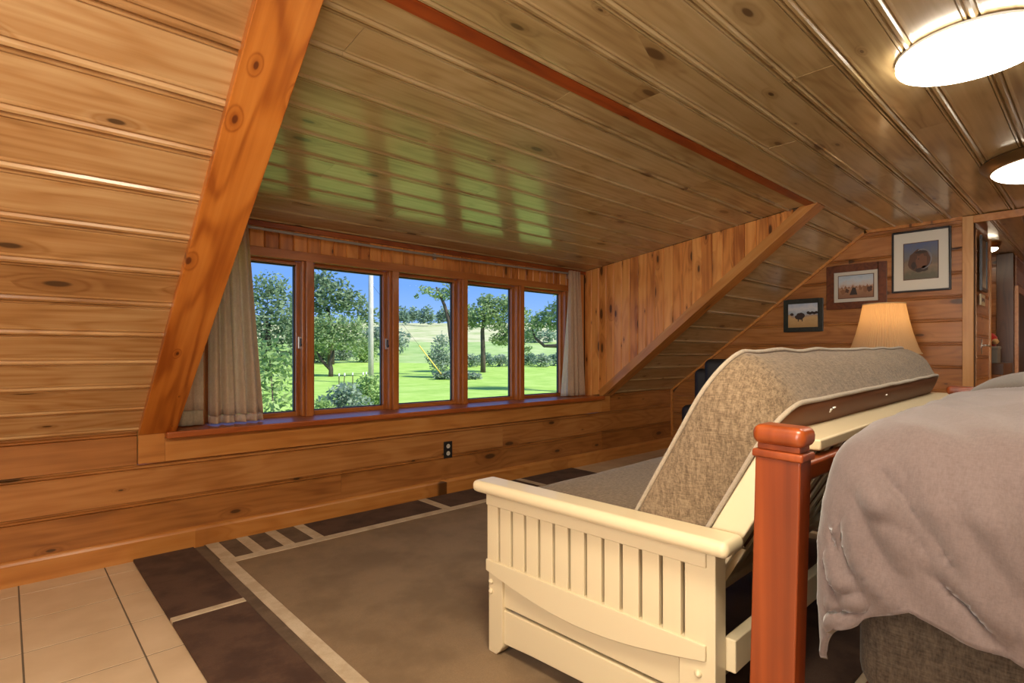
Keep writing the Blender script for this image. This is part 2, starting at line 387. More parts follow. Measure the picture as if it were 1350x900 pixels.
# window wall of the dormer
hw = MB(); hw.box((XI0-.05, YW+.016, 1.69), (XI1+.05, YW+.12, ZW+.15)); hw.box((XI0-.05, YW+.016, .5), (.80, YW+.12, 1.7)); hw.box((4.047, YW+.016, .5), (XI1+.05, YW+.12, 1.7)); hw.box((XI0-.05, YW+.0, .3), (XI1+.05, YW+.12, .61))
wall_dormer = struct(hw.build('wall_dormer', backing), 'narrow board strip above and beside the windows')
MW = frame((0, YW, 0), (0, 0, 1), (1, 0, 0), (0, -1, 0)); x = XI0
while x < XI1-.02:
    w = min(.0905, XI1-x); full = x+w < .80 or x > 4.045
    plank(wall_dormer, MW @ Matrix.Translation((0, x, random.uniform(-.001, .001))), (.648 if full else 1.708,)*2, (ZW-.014,)*2, w-.0005, pine_cheek, 'flat'); x += w
tb_ = MB(); tb_.box((XI0, YW-.02, ZW-.035), (XI1, YW, ZW-.004)); struct(tb_.build('trim_4', pine_sill), 'red-brown strip under the dormer ceiling')
tb_ = MB(); tb_.box((.79, YW-.022, 1.655), (4.06, YW+.05, 1.712)); struct(tb_.build('trim_5', pine_sash_h := wood('pine_head', (.52, .19, .045), (.43, .14, .028), (.28, .08, .015), rough=.32, knots=.05, vary=.15), bevel=.003), 'head casing along the top of the windows')
# sill and apron
tb_ = MB(); tb_.box((.615, 3.295, .612), (4.262, YW+.08, .646)); struct(tb_.build('trim_6', pine_sill, bevel=.006, seg=3), 'deep red-brown window sill')
tb_ = MB(); tb_.box((.615, D-.022, .488), (4.262, D+.002, .612)); struct(tb_.build('trim_7', pine_trim, bevel=.003), 'apron board under the sill')
tb_ = MB(); tb_.box((XL-.002, D-.0225, .488), (.615, D+.002, .664)); struct(tb_.build('trim_8', pine_trim, bevel=.002), 'pale end block left of the sill')
tb_ = MB(); tb_.box((4.262, D-.0225, .488), (XR-.018, D+.002, .668)); struct(tb_.build('trim_9', pine_trim, bevel=.002), 'pale end block right of the sill')

# five windows
posts = [.80+.64*k for k in range(6)]
for k, px in enumerate(posts):
    b = MB(); b.box((px, YW-.028, .646), (px+.047, YW+.115, 1.655)); struct(b.build('trim_%d' % (10+k), pine_sash, bevel=.003), 'upright window post')
for k in range(5):
    x0, x1 = posts[k]+.047, posts[k+1]; z0, z1 = .646, 1.655
    w = struct(empty('window_%d' % (k+1), ((x0+x1)/2, YW+.07, z0)))
    def at(b, name, mt, par=w, **kw):
        M = Matrix.Translation((-(x0+x1)/2, -(YW+.07), -z0)); b.v = [tuple(M @ Vector(v)) for v in b.v]
        return b.build(name, mt, par, **kw)
    b = MB(); ya, yb = YW+.045, YW+.085
    b.box((x0, ya, z0), (x0+.036, yb, z1)); sl = at(b, 'stile', pine_sash, bevel=.003)
    b = MB(); b.box((x1-.040, ya, z0), (x1, yb, z1)); at(b, 'stile', pine_sash, bevel=.003)
    b = MB(); b.box((x1-.018, YW+.0, z0), (x1, ya, z1)); at(b, 'jamb', pine_sash, bevel=.003)
    b = MB(); b.box((x0+.036, ya, z0), (x1-.040, yb, z0+.028)); at(b, 'bottom_rail', pine_sash_h, bevel=.002)
    b = MB(); b.box((x0+.036, ya, z1-.022), (x1-.040, yb, z1)); at(b, 'top_rail', pine_sash_h, bevel=.002)
    b = MB()
    for q in ((x0+.036, z0+.028, x0+.042, z1-.022), (x1-.047, z0+.028, x1-.040, z1-.022), (x0+.036, z0+.028, x1-.04, z0+.033), (x0+.036, z1-.030, x1-.04, z1-.022)):
        b.box((q[0], YW+.072, q[1]), (q[2], YW+.090, q[3]))
    at(b, 'glazing_bead', dark_gasket)
    b = MB(); b.box((x0+.03, YW+.074, z0+.02), (x1-.034, YW+.078, z1-.015)); at(b, 'pane', glass)
    if k < 2:
        b = MB(); b.box((x1-.030, YW+.030, 1.085), (x1-.006, YW+.046, 1.165)); lt = at(b, 'latch', nickel, bevel=.003)
        b = MB(); b.box((x1-.022, YW+.012, 1.10), (x1-.012, YW+.032, 1.155)); b.box((x1-.026, YW+.004, 1.10), (x1-.008, YW+.014, 1.118)); at(b, 'latch_lever', black, bevel=.002)

# end wall of horizontal boards with a doorway
DY0, DY1, DZ = -.22, .72, 2.085
ew = MB()
def endprism(pts, x0, x1): ew.prism(pts, x0, x1)
endprism([(D+.1, -.1), (D+.1, ZK), (D, ZK+.02), (YE, ZC+.05), (DY1, ZC+.05), (DY1, -.1)], EX+.014, EX+.11)
endprism([(DY1, DZ+.01), (DY1, ZC+.05), (DY0, ZC+.05), (DY0, DZ+.01)], EX+.014, EX+.11)
endprism([(DY0, -.1), (DY0, ZC+.05), (YOE, ZC+.05), (YO, ZK), (YO, -.1)], EX+.014, EX+.11)
wall_end = struct(ew.build('wall_end', backing))
ME = frame((EX, D, 0), (0, -1, 0), (0, 0, 1), (-1, 0, 0))
def espan(z): return (0 if z <= ZK else (z-ZK)*(D-YE)/(ZC-ZK), D-DY1)
rows(wall_end, ME, .02, ZC, .188, espan, pine_wall, 'top', lambda k: [1.0+((k*.43) % 1)*.9] if k % 2 else [])
def espan2(z): return (D-DY0, D-YO)
rows(wall_end, ME, .02, .77, .188, espan2, pine_wall, 'top')
# thin trims: corner post, raking strip, ceiling strip
tb_ = MB(); tb_.box((EX-.016, D-.022, .115), (EX, D, ZK)); struct(tb_.build('trim_16', pine_trim), 'thin corner strip by the end wall')
tb_ = MB(); tb_.box((EX-.018, 0, .0), (EX, SL, .024), MS); struct(tb_.build('trim_17', pine_trim), 'raking strip along the end wall slope')
tb_ = MB(); tb_.box((EX-.018, DY1+.06, ZC-.026), (EX, YE+.01, ZC)); struct(tb_.build('trim_18', pine_trim), 'strip where end wall meets ceiling')
casing = wood('pine_casing', (.62, .34, .12), (.55, .27, .08), (.40, .16, .04), rough=.35, knots=.35, kscale=(2.2, 9), axis='z', vary=.1)
tb_ = MB(); tb_.box((EX-.022, DY1-.004, 0), (EX, DY1+.064, ZC-.004)); struct(tb_.build('trim_19', casing, bevel=.003), 'pale knotty door casing')
tb_ = MB(); tb_.box((EX-.022, DY0-.064, DZ-.012), (EX, DY1-.004, ZC-.004)); struct(tb_.build('trim_20', pine_trim, bevel=.003), 'head casing over the doorway')
tb_ = MB(); tb_.box((EX-.022, DY0-.064, 0), (EX, DY0+.004, DZ-.012)); struct(tb_.build('trim_21', casing, bevel=.003), 'right door casing')
# ---------------------------------------------------------------- hallway seen through the doorway
HZ = 2.19
b = MB(); b.box((EX+.1, -1.2, -.12), (9.6, 2.4, -.004)); struct(b.build('floor_hall', tile_m), 'hallway floor')
hc = MB(); hc.box((EX+.1, -1.2, HZ+.014), (9.6, 2.4, HZ+.1)); hceil = struct(hc.build('ceiling_hall', backing), 'hallway board ceiling')
rows(hceil, frame((EX+.1, 2.4, HZ), (1, 0, 0), (0, -1, 0), (0, 0, -1)), 0, 3.4, .19, lambda y: (0, 3.9), pine_ceiling, 'bead')
b = MB(); b.box((6.37, .735, -.1), (6.46, 2.4, HZ+.05)); b.box((EX+.11, .735, -.1), (6.37, .80, HZ+.05)); b.box((EX+.1, 2.4, -.1), (9.7, 2.5, HZ+.1)); b.box((EX+.1, -1.3, -.1), (9.7, -1.2, HZ+.1)); b.box((9.6, -1.2, -.1), (9.7, 2.4, HZ+.1))
struct(b.build('wall_hall', pine_wall), 'hallway walls')
b = MB(); b.box((8.314, .735, -.1), (9.6, 2.4, HZ+.05)); wall_recess = struct(b.build('wall_recess', backing), 'far wall of the hallway recess')
rows(wall_recess, frame((8.3, 2.4, 0), (0, -1, 0), (0, 0, 1), (-1, 0, 0)), 0, HZ, .188, lambda y: (0, 1.53), pine_wall, 'top')
rows(wall_recess, frame((8.3, .72, 0), (1, 0, 0), (0, 0, 1), (0, -1, 0)), 0, HZ, .188, lambda y: (0.25, 1.3), pine_wall, 'top')
b = MB(); b.box((8.285, .722, 0), (8.32, .868, HZ-.01)); struct(b.build('trim_22', dark_wood, bevel=.003), 'tall dark brown panel in the hallway')
b = MB(); b.box((8.36, .69, 0), (8.43, .722, 1.82)); b.box((8.43, .69, 1.75), (9.3, .722, 1.82)); b.box((8.43, .715, 0), (9.3, .721, 1.75)); struct(b.build('trim_23', pine_trim), 'door casing in the hallway')
b = MB(); b.box((8.43, .700, .0), (9.3, .716, 1.75)); struct(b.build('door_2', plain('dark_door', (.03, .016, .01), .4)), 'dark hallway door')
# open board door leaf against the hallway wall
door = struct(empty('door_1', (EX+.115, .735, 0)), 'open board door of horizontal planks')
lb = MB(); lb.box((0, -.006, .01), (.70, 0, 2.06)); lb.build('leaf', dark_wood, door)
rows(door, frame((0, -.02, .02), (1, 0, 0), (0, 0, 1), (0, -1, 0)), 0, 2.03, .17, lambda y: (0, .672), pine_wall, 'top')
b = MB(); b.box((.672, -.034, .01), (.70, -.006, 2.06)); b.build('edge_strip', casing, door, bevel=.003)
b = MB(); b.box((.10, -.042, 1.05), (.125, -.034, 1.17)); b.tube([(.112, -.04, 1.12), (.112, -.075, 1.12), (.18, -.08, 1.115)], .008, 8); b.build('door_handle', nickel, door, smooth=True)

def picture_mat(name, stops, scale, seed):
    """a printed picture: tones in horizontal bands broken up by noise (flat print)"""
    m, nt, b = mat(name); tc = N(nt, 'TexCoord'); s = N(nt, 'SeparateXYZ'); nt.links.new(tc.outputs['Generated'], s.inputs[0])
    n = N(nt, 'TexNoise'); n.inputs['Scale'].default_value = scale; n.inputs['Detail'].default_value = 5
    mp = N(nt, 'Mapping'); mp.inputs['Location'].default_value = (seed, seed*2, 0); nt.links.new(tc.outputs['Generated'], mp.inputs[0]); nt.links.new(mp.outputs[0], n.inputs['Vector'])
    v = mth(nt, 'ADD', s.outputs[2], mth(nt, 'MULTIPLY', mth(nt, 'SUBTRACT', n.outputs[0], .5), .5))
    nt.links.new(ramp(nt, v, stops), b.inputs['Base Color']); b.inputs['Roughness'].default_value = .4
    return m
def blob(b, cy, cz, ry, rz, x, n=14, wob=.12, seed=0):
    r = random.Random(seed); pts = []
    for i in range(n):
        a = 2*pi*i/n; k = 1+r.uniform(-wob, wob); pts.append((x, cy+ry*k*cos(a), cz+rz*k*sin(a)))
    b.add(pts, [tuple(range(n))])
def picture(name, label, y0, y1, z0, z1, fw, frame_m, mat_w, mat_m, print_m, inner=None, thick=.022):
    """hangs on the end wall; y1 > y0, left in the photograph is +y"""
    cy, cz = (y0+y1)/2, (z0+z1)/2; root = empty(name, (EX-.001, cy, cz)); hy, hz = (y1-y0)/2, (z1-z0)/2
    b = MB(); t = thick
    b.box((-t, -hy, -hz), (0, -hy+fw, hz)); b.box((-t, hy-fw, -hz), (0, hy, hz)); b.box((-t, -hy+fw, -hz), (0, hy-fw, -hz+fw)); b.box((-t, -hy+fw, hz-fw), (0, hy-fw, hz))
    b.build('frame', frame_m, root, bevel=.003)
    b = MB(); b.box((-.010, -hy+fw, -hz+fw), (-.002, hy-fw, hz-fw)); b.build('mat_board', mat_m, root)
    ih, iz = hy-fw-mat_w[0], hz-fw-mat_w[1]
    b = MB(); b.box((-.0125, -ih-.006, -iz-.006), (-.0102, ih+.006, iz+.006)); b.build('inner_border', dark_wood if mat_w[0] > .02 else frame_m, root)
    b = MB(); b.box((-.0145, -ih, -iz), (-.0127, ih, iz)); p = b.build('print', print_m, root)
    if inner: inner(p, ih, iz)
    return tag(root, label, 'picture', 'framed pictures on the end wall')
bison = plain('ink_dark_brown', (.035, .02, .014), .6); bison2 = plain('ink_brown', (.085, .036, .018), .6); tan = plain('ink_tan', (.24, .11, .05), .6); inkgrey = plain('ink_grey', (.25, .24, .26), .6)
def herd1(p, ih, iz):
    b = MB(); blob(b, .16*ih, -.05*iz, .28*ih, .3*iz, -.0148, seed=1); blob(b, .38*ih, -.12*iz, .15*ih, .2*iz, -.0149, seed=2); b.box((-.0149, .02*ih, -.5*iz), (-.0148, .08*ih, -.2*iz)); b.box((-.0149, .28*ih, -.5*iz), (-.0148, .34*ih, -.2*iz))
    b.build('bison_figure', bison, p)
    for k in range(5): b = MB(); blob(b, (-.35-.13*k)*ih, (.2-.04*(k % 2))*iz, .11*ih, .12*iz, -.0148, seed=5+k); b.build('bison_figure', bison, p)
    b = MB(); blob(b, .75*ih, .12*iz, .12*ih, .12*iz, -.0148, seed=15); b.build('bison_figure', bison, p)
def camp(p, ih, iz):
    for k, (y, z, s) in enumerate([(.75, -.4, .16), (.5, -.35, .13), (-.55, -.3, .16), (-.8, -.3, .15), (-.3, -.25, .1)]): b = MB(); blob(b, y*ih, z*iz, s*ih, s*1.5*iz, -.0148, seed=30+k, wob=.3); b.build('camp_figure', (tan, bison2)[k % 2], p)
    b = MB(); b.add([(-.0149, .35*ih, -.75*iz), (-.0149, -.1*ih, -.75*iz), (-.0149, .0*ih, -.1*iz), (-.0149, .18*ih, -.1*iz)], [(0, 1, 2, 3)]); b.build('tent_figure', bison, p)
    for k in range(9): y = .8-.21*k; b = MB(); b.add([(-.0147, (y+.09)*ih, -.15*iz), (-.0147, (y-.09)*ih, -.15*iz), (-.0147, y*ih, (.05+.1*(k % 2))*iz)], [(0, 1, 2)]); b.build('distant_tent', tan, p)
def head(p, ih, iz):
    b = MB(); blob(b, .05*ih, .0, .68*ih, .62*iz, -.0147, 22, .1, 50); b.build('hide_figure', bison2, p)
    b = MB(); blob(b, -.02*ih, -.08*iz, .34*ih, .42*iz, -.0149, 20, .22, 51); b.build('head_figure', plain('ink_umber', (.15, .062, .03), .6), p); b = MB(); blob(b, -.25*ih, -.45*iz, .2*ih, .16*iz, -.0149, 14, .1, 52); b.build('muzzle_figure', bison, p)
    b = MB(); pts = []
    for i in range(14):
        a = -1.6+3.6*i/13; pts.append((-.0151, -.08*ih+.55*ih*cos(a)*-1, .08*iz+.55*iz*sin(a)))
    b.tube(pts, [.0028+.003*sin(pi*i/13) for i in range(14)], 5); b.build('horn_figure', inkgrey, p)
    for q in ((.12, .10, .05, .035, 55), (.42, -.25, .14, .22, 56), (.1, -.52, .24, .12, 57), (-.05, .48, .4, .08, 58)): b = MB(); blob(b, q[0]*ih, q[1]*iz, q[2]*ih, q[3]*iz, -.0152, 10, .1, q[4]); b.build('ink_mark', bison, p)  # dark ink marks of the print, the eye among them
frame_green = wood('green_black_frame', (.03, .035, .028), (.022, .026, .02), (.012, .014, .011), rough=.35, knots=0)
frame_brown = wood('brown_frame', (.19, .06, .02), (.14, .04, .012), (.08, .02, .006), rough=.3, knots=0)
frame_black = plain('black_frame', (.012, .011, .012), .3); matb = plain('mat_board_cream', (.68, .66, .58), .7); matg = plain('mat_board_grey', (.55, .52, .44), .7)
picture('framed_picture', 'small dark green framed print of dark bison on dry grass, leftmost of the wall pictures', 1.788, 2.138, 1.262, 1.570, .042, frame_green, (.0, .0), matb,
        picture_mat('print_bison_herd', [(.1, (.45, .27, .1)), (.4, (.55, .36, .16)), (.5, (.38, .27, .18)), (.56, (.35, .42, .5)), (.8, (.6, .6, .62)), (1, (.4, .48, .6))], 5, 1.3), herd1)
picture('framed_picture', 'brown wooden framed landscape print with tents in a pale mat, middle wall picture', 1.290, 1.760, 1.455, 1.848, .062, frame_brown, (.038, .036), matg,
        picture_mat('print_camp', [(.1, (.25, .12, .06)), (.35, (.35, .18, .09)), (.48, (.4, .25, .17)), (.58, (.5, .45, .42)), (.8, (.45, .52, .58)), (1, (.35, .45, .55))], 7, 4.1), camp)
picture('framed_picture', 'large thin black framed painting of a brown bison head in a wide white mat', .853, 1.254, 1.567, 2.075, .014, frame_black, (.073, .092), matb,
        picture_mat('print_bison_head', [(.1, (.10, .09, .05)), (.35, (.22, .15, .09)), (.5, (.14, .11, .08)), (.66, (.13, .13, .15)), (1, (.08, .11, .22))], 6, 7.7), head)
# frame and plaque hung on the open door
r = empty('framed_picture', (5.86, .699, 1.78)); b = MB(); b.box((-.15, -.016, -.22), (-.125, 0, .22)); b.box((.125, -.016, -.22), (.15, 0, .22)); b.box((-.125, -.016, -.22), (.125, 0, -.195)); b.box((-.125, -.016, .195), (.125, 0, .22)); b.build('frame', frame_black, r)
b = MB(); b.box((-.125, -.008, -.195), (.125, -.004, .195)); b.build('print', picture_mat('print_door', [(.1, (.5, .45, .4)), (.35, (.12, .07, .04)), (1, (.16, .1, .06))], 3, 2.2), r)
tag(r, 'narrow black framed picture hung on the open board door in the doorway', 'picture')
b = MB(); b.box((-.1, -.012, -.045), (.1, 0, .045)); r = b.build('wall_plaque', plain('plaque', (.5, .42, .27), .5), None, bevel=.003, M=Matrix.Translation((5.80, .6995, 1.485)))
b = MB()
for k in range(5): b.box((-.07+.03*k, -.0135, -.02+.008*(k % 3)), (-.052+.03*k, -.012, .012+.006*(k % 2)))
b.build('plaque_marks', dark_wood, r); tag(r, 'small pale plaque under the narrow framed picture on the open door', 'plaque')

# hallway cabinet, box, bundle, lamp
r = empty('drawer_cabinet', (7.9, 1.15, 0)); b = MB(); b.box((-.38, -.40, 0), (.38, .8, .84)); b.build('body', pine_wall, r)
b = MB(); b.box((-.40, -.42, .84), (.38, .8, .955)); b.build('cabinet_top', dark_wood, r, bevel=.004)
for k in range(3):
    b = MB(); b.box((-.40, -.33, .60-.23*k), (-.375, .5, .81-.23*k)); d = b.build('drawer', drawer_wood, r, bevel=.003)
    b = MB(); b.box((-.42, .03, .70-.23*k), (-.40, .12, .715-.23*k)); b.build('drawer_pull', black, d, bevel=.003)
tag(r, 'low cabinet with pale drawer fronts in the hallway recess', 'cabinet')
b = MB(); b.box((-.12, -.09, 0), (.12, .3, .17)); r = b.build('storage_box', plain('grey_box', (.16, .165, .16), .5), None, bevel=.006, M=Matrix.Translation((7.66, .87, .9555)))
b = MB(); b.box((-.125, -.095, .15), (.125, .305, .175)); b.build('lid', plain('grey_lid', (.2, .2, .19), .5), r, bevel=.004); tag(r, 'grey box standing on the hallway cabinet', 'box')
b = MB(); b.lathe([(.0, .15), (.05, .14), (.085, .10), (.09, .05), (.07, .0)], 20, Matrix.Scale(1, 4)); r = b.build('red_bundle', fabric('red_fabric', (.28, .012, .01), (.36, .02, .015), 200), None, smooth=True, M=Matrix.Translation((7.66, .88, 1.131)))
for dy in (-.075, .09):
    b = MB(); b.lathe([(0, -.03), (.02, -.025), (.032, 0), (.02, .025), (0, .03)], 12); b.build('tan_knob', plain('tan', (.45, .28, .12), .6), r, smooth=True, M=Matrix.Translation((-.06, dy, .05)))
tag(r, 'red cloth bundle with tan ends on top of the grey box', 'bundle')

shade_glow = plain('lamp_diffuser', (.9, .9, .88), .4, emit=(1, .93, .82), es=9)
def ceiling_light(name, label, x, y, z, R, es, col, rim, finial):
    r = empty(name, (x, y, z)); b = MB(); b.lathe([(R*.55, 0), (R*.97, -.0), (R, -.004), (R, -.012), (R*.99, -.014), (R*.5, -.014)] if not finial else [(R*.55, 0), (R*1.1, -.002), (R*1.12, -.012), (R*1.02, -.05), (R*.97, -.056), (R*.5, -.05)], 64); b.build('rim', rim, r, smooth='auto')
    m, nt, bb_ = mat(name+'_diffuser'); bb_.inputs['Base Color'].default_value = (.9, .9, .88, 1); bb_.inputs['Emission Color'].default_value = (*col, 1); bb_.inputs['Emission Strength'].default_value = es
    b = MB(); b.lathe([(R*.992, -.014), (R*.992, -.030), (R*.975, -.036), (R*.9, -.039), (R*.4, -.040), (.0, -.040)] if not finial else [(R*.972, -.038), (R*.965, -.056), (R*.93, -.068), (R*.8, -.080), (R*.5, -.090), (R*.2, -.094), (.0, -.095)], 64, cap=False); b.build('diffuser', m, r, smooth=True)
    if finial: b = MB(); b.lathe([(0, -.125), (.012, -.122), (.018, -.112), (.014, -.102), (.02, -.097)], 16); b.build('finial', rim, r, smooth=True)
    return tag(r, label, 'ceiling light')
ceiling_light('ceiling_light', 'large round white ceiling light nearest the camera, glowing white', 2.508, .332, ZC, .219, 18, (1, .92, .80), white, False)
ceiling_light('ceiling_light', 'round bronze rimmed ceiling light farther along the flat ceiling', 4.24, .14, ZC, .34, 9, (1, .86, .66), bronze, True)
ceiling_light('ceiling_light', 'small domed ceiling light in the hallway beyond the doorway', 7.45, .90, HZ, .14, 13, (1, .86, .62), bronze, True)
lamp('hall_lamp', 'AREA', (7.0, -.7, 2.1), 22, (1, .78, .5), .3)

# ---------------------------------------------------------------- table lamp on a side table
r = empty('side_table', (5.08, 1.2, 0)); b = MB(); b.box((-.28, -.28, .56), (.28, .28, .60)); b.build('tabletop', dark_wood, r, bevel=.006)
for sx in (-1, 1):
    for sy in (-1, 1): b = MB(); b.box((sx*.24-.02, sy*.24-.02, 0), (sx*.24+.02, sy*.24+.02, .56)); b.build('leg', dark_wood, r, bevel=.003)
tag(r, 'dark wooden side table behind the futon by the end wall', 'table')
r = empty('table_lamp', (5.08, 1.2, .60)); b = MB(); b.lathe([(.0, 0), (.09, 0), (.09, .02), (.04, .05), (.075, .12), (.10, .20), (.08, .30), (.03, .37), (.02, .40), (.012, .46), (.012, .80), (0, .80)], 32); b.build('base', plain('lamp_brass', (.4, .25, .1), .3, .8), r, smooth=True)
m, nt, bb_ = mat('pleated_shade'); nt.nodes.remove(bb_); dfu = N(nt, 'BsdfDiffuse'); dfu.inputs[0].default_value = (.66, .47, .28, 1); tr = N(nt, 'BsdfTranslucent'); tr.inputs[0].default_value = (.72, .46, .22, 1); ms = N(nt, 'MixShader'); ms.inputs[0].default_value = .5
nt.links.new(dfu.outputs[0], ms.inputs[1]); nt.links.new(tr.outputs[0], ms.inputs[2]); nt.links.new(ms.outputs[0], nt.nodes['Material Output'].inputs[0])
n_ = 320; vs = []; fs = []; prof = [(.238, .455), (.213, .52), (.185, .61), (.160, .715), (.138, .84)]
for i in range(n_):
    a = 2*pi*i/n_; rr = .004*sin(a*80)
    for k, (q, z) in enumerate(prof): vs.append(((q+rr)*cos(a), (q+rr)*sin(a), z))
for i in range(n_):
    j = (i+1) % n_
    for k in range(4): fs.append((i*5+k, j*5+k, j*5+k+1, i*5+k+1))
b = MB(); b.add(vs, fs); sh = b.build('lamp_shade', m, r, smooth=True)
for q, z in ((.243, .455), (.142, .842)):
    b = MB(); b.tube([(q*cos(2*pi*i/48), q*sin(2*pi*i/48), z) for i in range(48)], .005, 6, True); b.build('shade_trim', plain('shade_trim', (.6, .42, .22), .7), sh, smooth=True)
b = MB(); b.lathe([(0, .66), (.02, .66), (.033, .70), (.03, .73), (0, .755)], 16); b.build('bulb', plain('bulb', (1, .9, .7), .3, emit=(1, .72, .36), es=14), r, smooth=True)
tag(r, 'lit table lamp with a tan pleated shade in front of the end wall', 'lamp')
pl = lamp('bulb_light', 'POINT', (5.08, 1.2, 1.38), 1.2, (1, .66, .32), .035)

# ---------------------------------------------------------------- black padded chair behind the futon
leather = plain('black_leather', (.010, .009, .009), .6)
r = empty('padded_chair', (4.62, 2.12, 0), radians(8))
def pad(a, c, name, par=r, bev=.05, mt=None):
    b = MB(); b.box(a, c); o = b.build(name, mt or leather, par, bevel=bev, seg=4, smooth=True); return o
pad((-.32, -.28, .28), (.32, .28, .46), 'seat'); pad((-.38, -.30, .40), (-.18, .28, .93), 'backrest'); pad((-.40, -.27, .72), (-.16, .19, 1.01), 'head_cushion')
pad((-.36, -.40, .20), (.30, -.28, .62), 'armrest'); pad((-.36, .28, .20), (.30, .40, .62), 'armrest')
for sx in (-.28, .24):
    for sy in (-.32, .32): b = MB(); b.box((sx-.03, sy-.03, 0), (sx+.03, sy+.03, .24)); b.build('leg', dark_wood, r)
tag(r, 'black padded chair standing behind the futon near the end wall', 'chair')

# ---------------------------------------------------------------- curtains and rod
ctn = fabric('curtain_linen', (.74, .58, .42), (.88, .72, .55), 260, bs=.25, translucent=.58)
lin = fabric('curtain_lining', (.78, .77, .70), (.86, .85, .8), 260, bs=.1, translucent=.45)
hem_m = fabric('curtain_hem', (.36, .29, .2), (.46, .38, .27), 260, bs=.25, translucent=.08)
def curtain_sheet(fx, y0, amp, folds, ztop, zbot, nx=150, nz=24, ph=0., thick=.0012, u0=0, u1=1):
    """fx(u, v): x at width u, height fraction v (0 = top)"""
    b = MB(); vs = []; fs = []
    for k in range(nz+1):
        v = k/nz
        for i in range(nx+1):
            u = u0+(u1-u0)*i/nx; a = amp*(.55+.45*v)
            y = y0+a*sin(2*pi*folds*u+ph+.5*sin(5*u+1.5*v))+.3*a*sin(2*pi*folds*2.3*u+1+v)
            vs.append((fx(u, v)+.35*a*cos(2*pi*folds*u+ph), y, ztop+(zbot-ztop)*v))
    for k in range(nz):
        for i in range(nx): q = k*(nx+1)+i; fs.append((q, q+1, q+nx+2, q+nx+1))
    b.add(vs, fs); return b
def hang(name, label, sheets, group):
    r = empty(name, sheets[0][3]); 
    for nm, b, mt, loc in sheets:
        b.v = [(v[0]-loc[0], v[1]-loc[1], v[2]-loc[2]) for v in b.v]
        o = b.build(nm, mt, r, smooth=True); md = o.modifiers.new('solid', 'SOLIDIFY'); md.thickness = .0012
    return tag(r, label, 'curtain', group)
lx = lambda u, v: .80+u*(.25+.12*v)
L0 = (.95, 3.47, .655)
hang('curtain', 'tan linen curtain panel gathered at the left end of the windows', [
    ('panel', curtain_sheet(lambda u, v: .845+u*(.215+.085*v), 3.455, .026, 4.5, 1.845, .700, ph=.6), ctn, L0),
    ('hem', curtain_sheet(lambda u, v: .845+u*.300, 3.455, .026, 4.5, .700, .655, nz=3, ph=.6+0, u0=0), ctn, L0),
    ], 'curtains at the windows')
hang('curtain', 'thin backlit curtain panel with a hem, half hidden behind the left dormer beam', [
    ('panel', curtain_sheet(lambda u, v: .705+u*(.12), 3.475, .010, 1.4, 1.845, .735, ph=2), ctn, (.76, 3.475, .655)),
    ('hem', curtain_sheet(lambda u, v: .705+u*.12, 3.475, .010, 1.4, .735, .652, nz=3, ph=2), hem_m, (.76, 3.475, .655)),
    ], 'curtains at the windows')
hang('curtain', 'narrow tan curtain with a white lining gathered at the right end of the windows', [
    ('panel', curtain_sheet(lambda u, v: 3.93+u*(.15+.06*v), 3.46, .022, 3.5, 1.842, .655, ph=1.2), ctn, (4.0, 3.46, .655)),
    ('lining', curtain_sheet(lambda u, v: 3.945-.105*v+u*(.04+.10*v), 3.487, .009, 1.6, 1.60, .655, ph=.4), lin, (4.0, 3.46, .655)),
    ], 'curtains at the windows')
r = empty('curtain_rod', (2.45, 3.49, 1.80)); b = MB(); pts = [(-1.78+3.4*i/40, .0, .022-.020*(1-((i-20)/20)**2)) for i in range(41)]
b.tube([(p[0], p[1], p[2]+.0) for p in pts], .009, 8); b.build('rod', plain('rod_grey', (.42, .42, .40), .4, .4), r, smooth=True)
for xx in (-1.60, .0, 1.56):
    b = MB(); b.box((xx-.006, .0, -.004), (xx+.006, .066, .014)); b.box((xx-.012, .050, -.02), (xx+.012, .066, .03)); b.build('bracket', nickel, r)
b = MB(); b.lathe([(0, -.02), (.012, -.016), (.018, 0), (.012, .016), (0, .02)], 14, Matrix.Translation((1.64, 0, .026))); b.build('end_knob', bronze, r, smooth=True)
tag(r, 'thin grey curtain rod sagging above the windows', 'curtain rod')

# ---------------------------------------------------------------- outlet
r = empty('wall_outlet', (2.445, D-.0005, .333)); b = MB(); b.box((-.038, -.007, -.062), (.038, 0, .062)); b.build('cover_plate', black, r, bevel=.002)
for dz in (-.027, .027):
    b = MB(); b.lathe([(0, .003), (.0155, .003), (.0165, 0)], 20, Matrix.Translation((0, -.007, dz)) @ Matrix.Rotation(pi/2, 4, 'X')); s = b.build('socket', plain('socket_ivory', (.6, .58, .5), .4), r)
    b = MB(); b.box((-.007, -.0105, dz-.003), (-.005, -.0098, dz+.006)); b.box((.005, -.0105, dz-.003), (.007, -.0098, dz+.006)); b.build('slots', black, s)
tag(r, 'black wall outlet plate with two pale sockets under the windows', 'outlet')

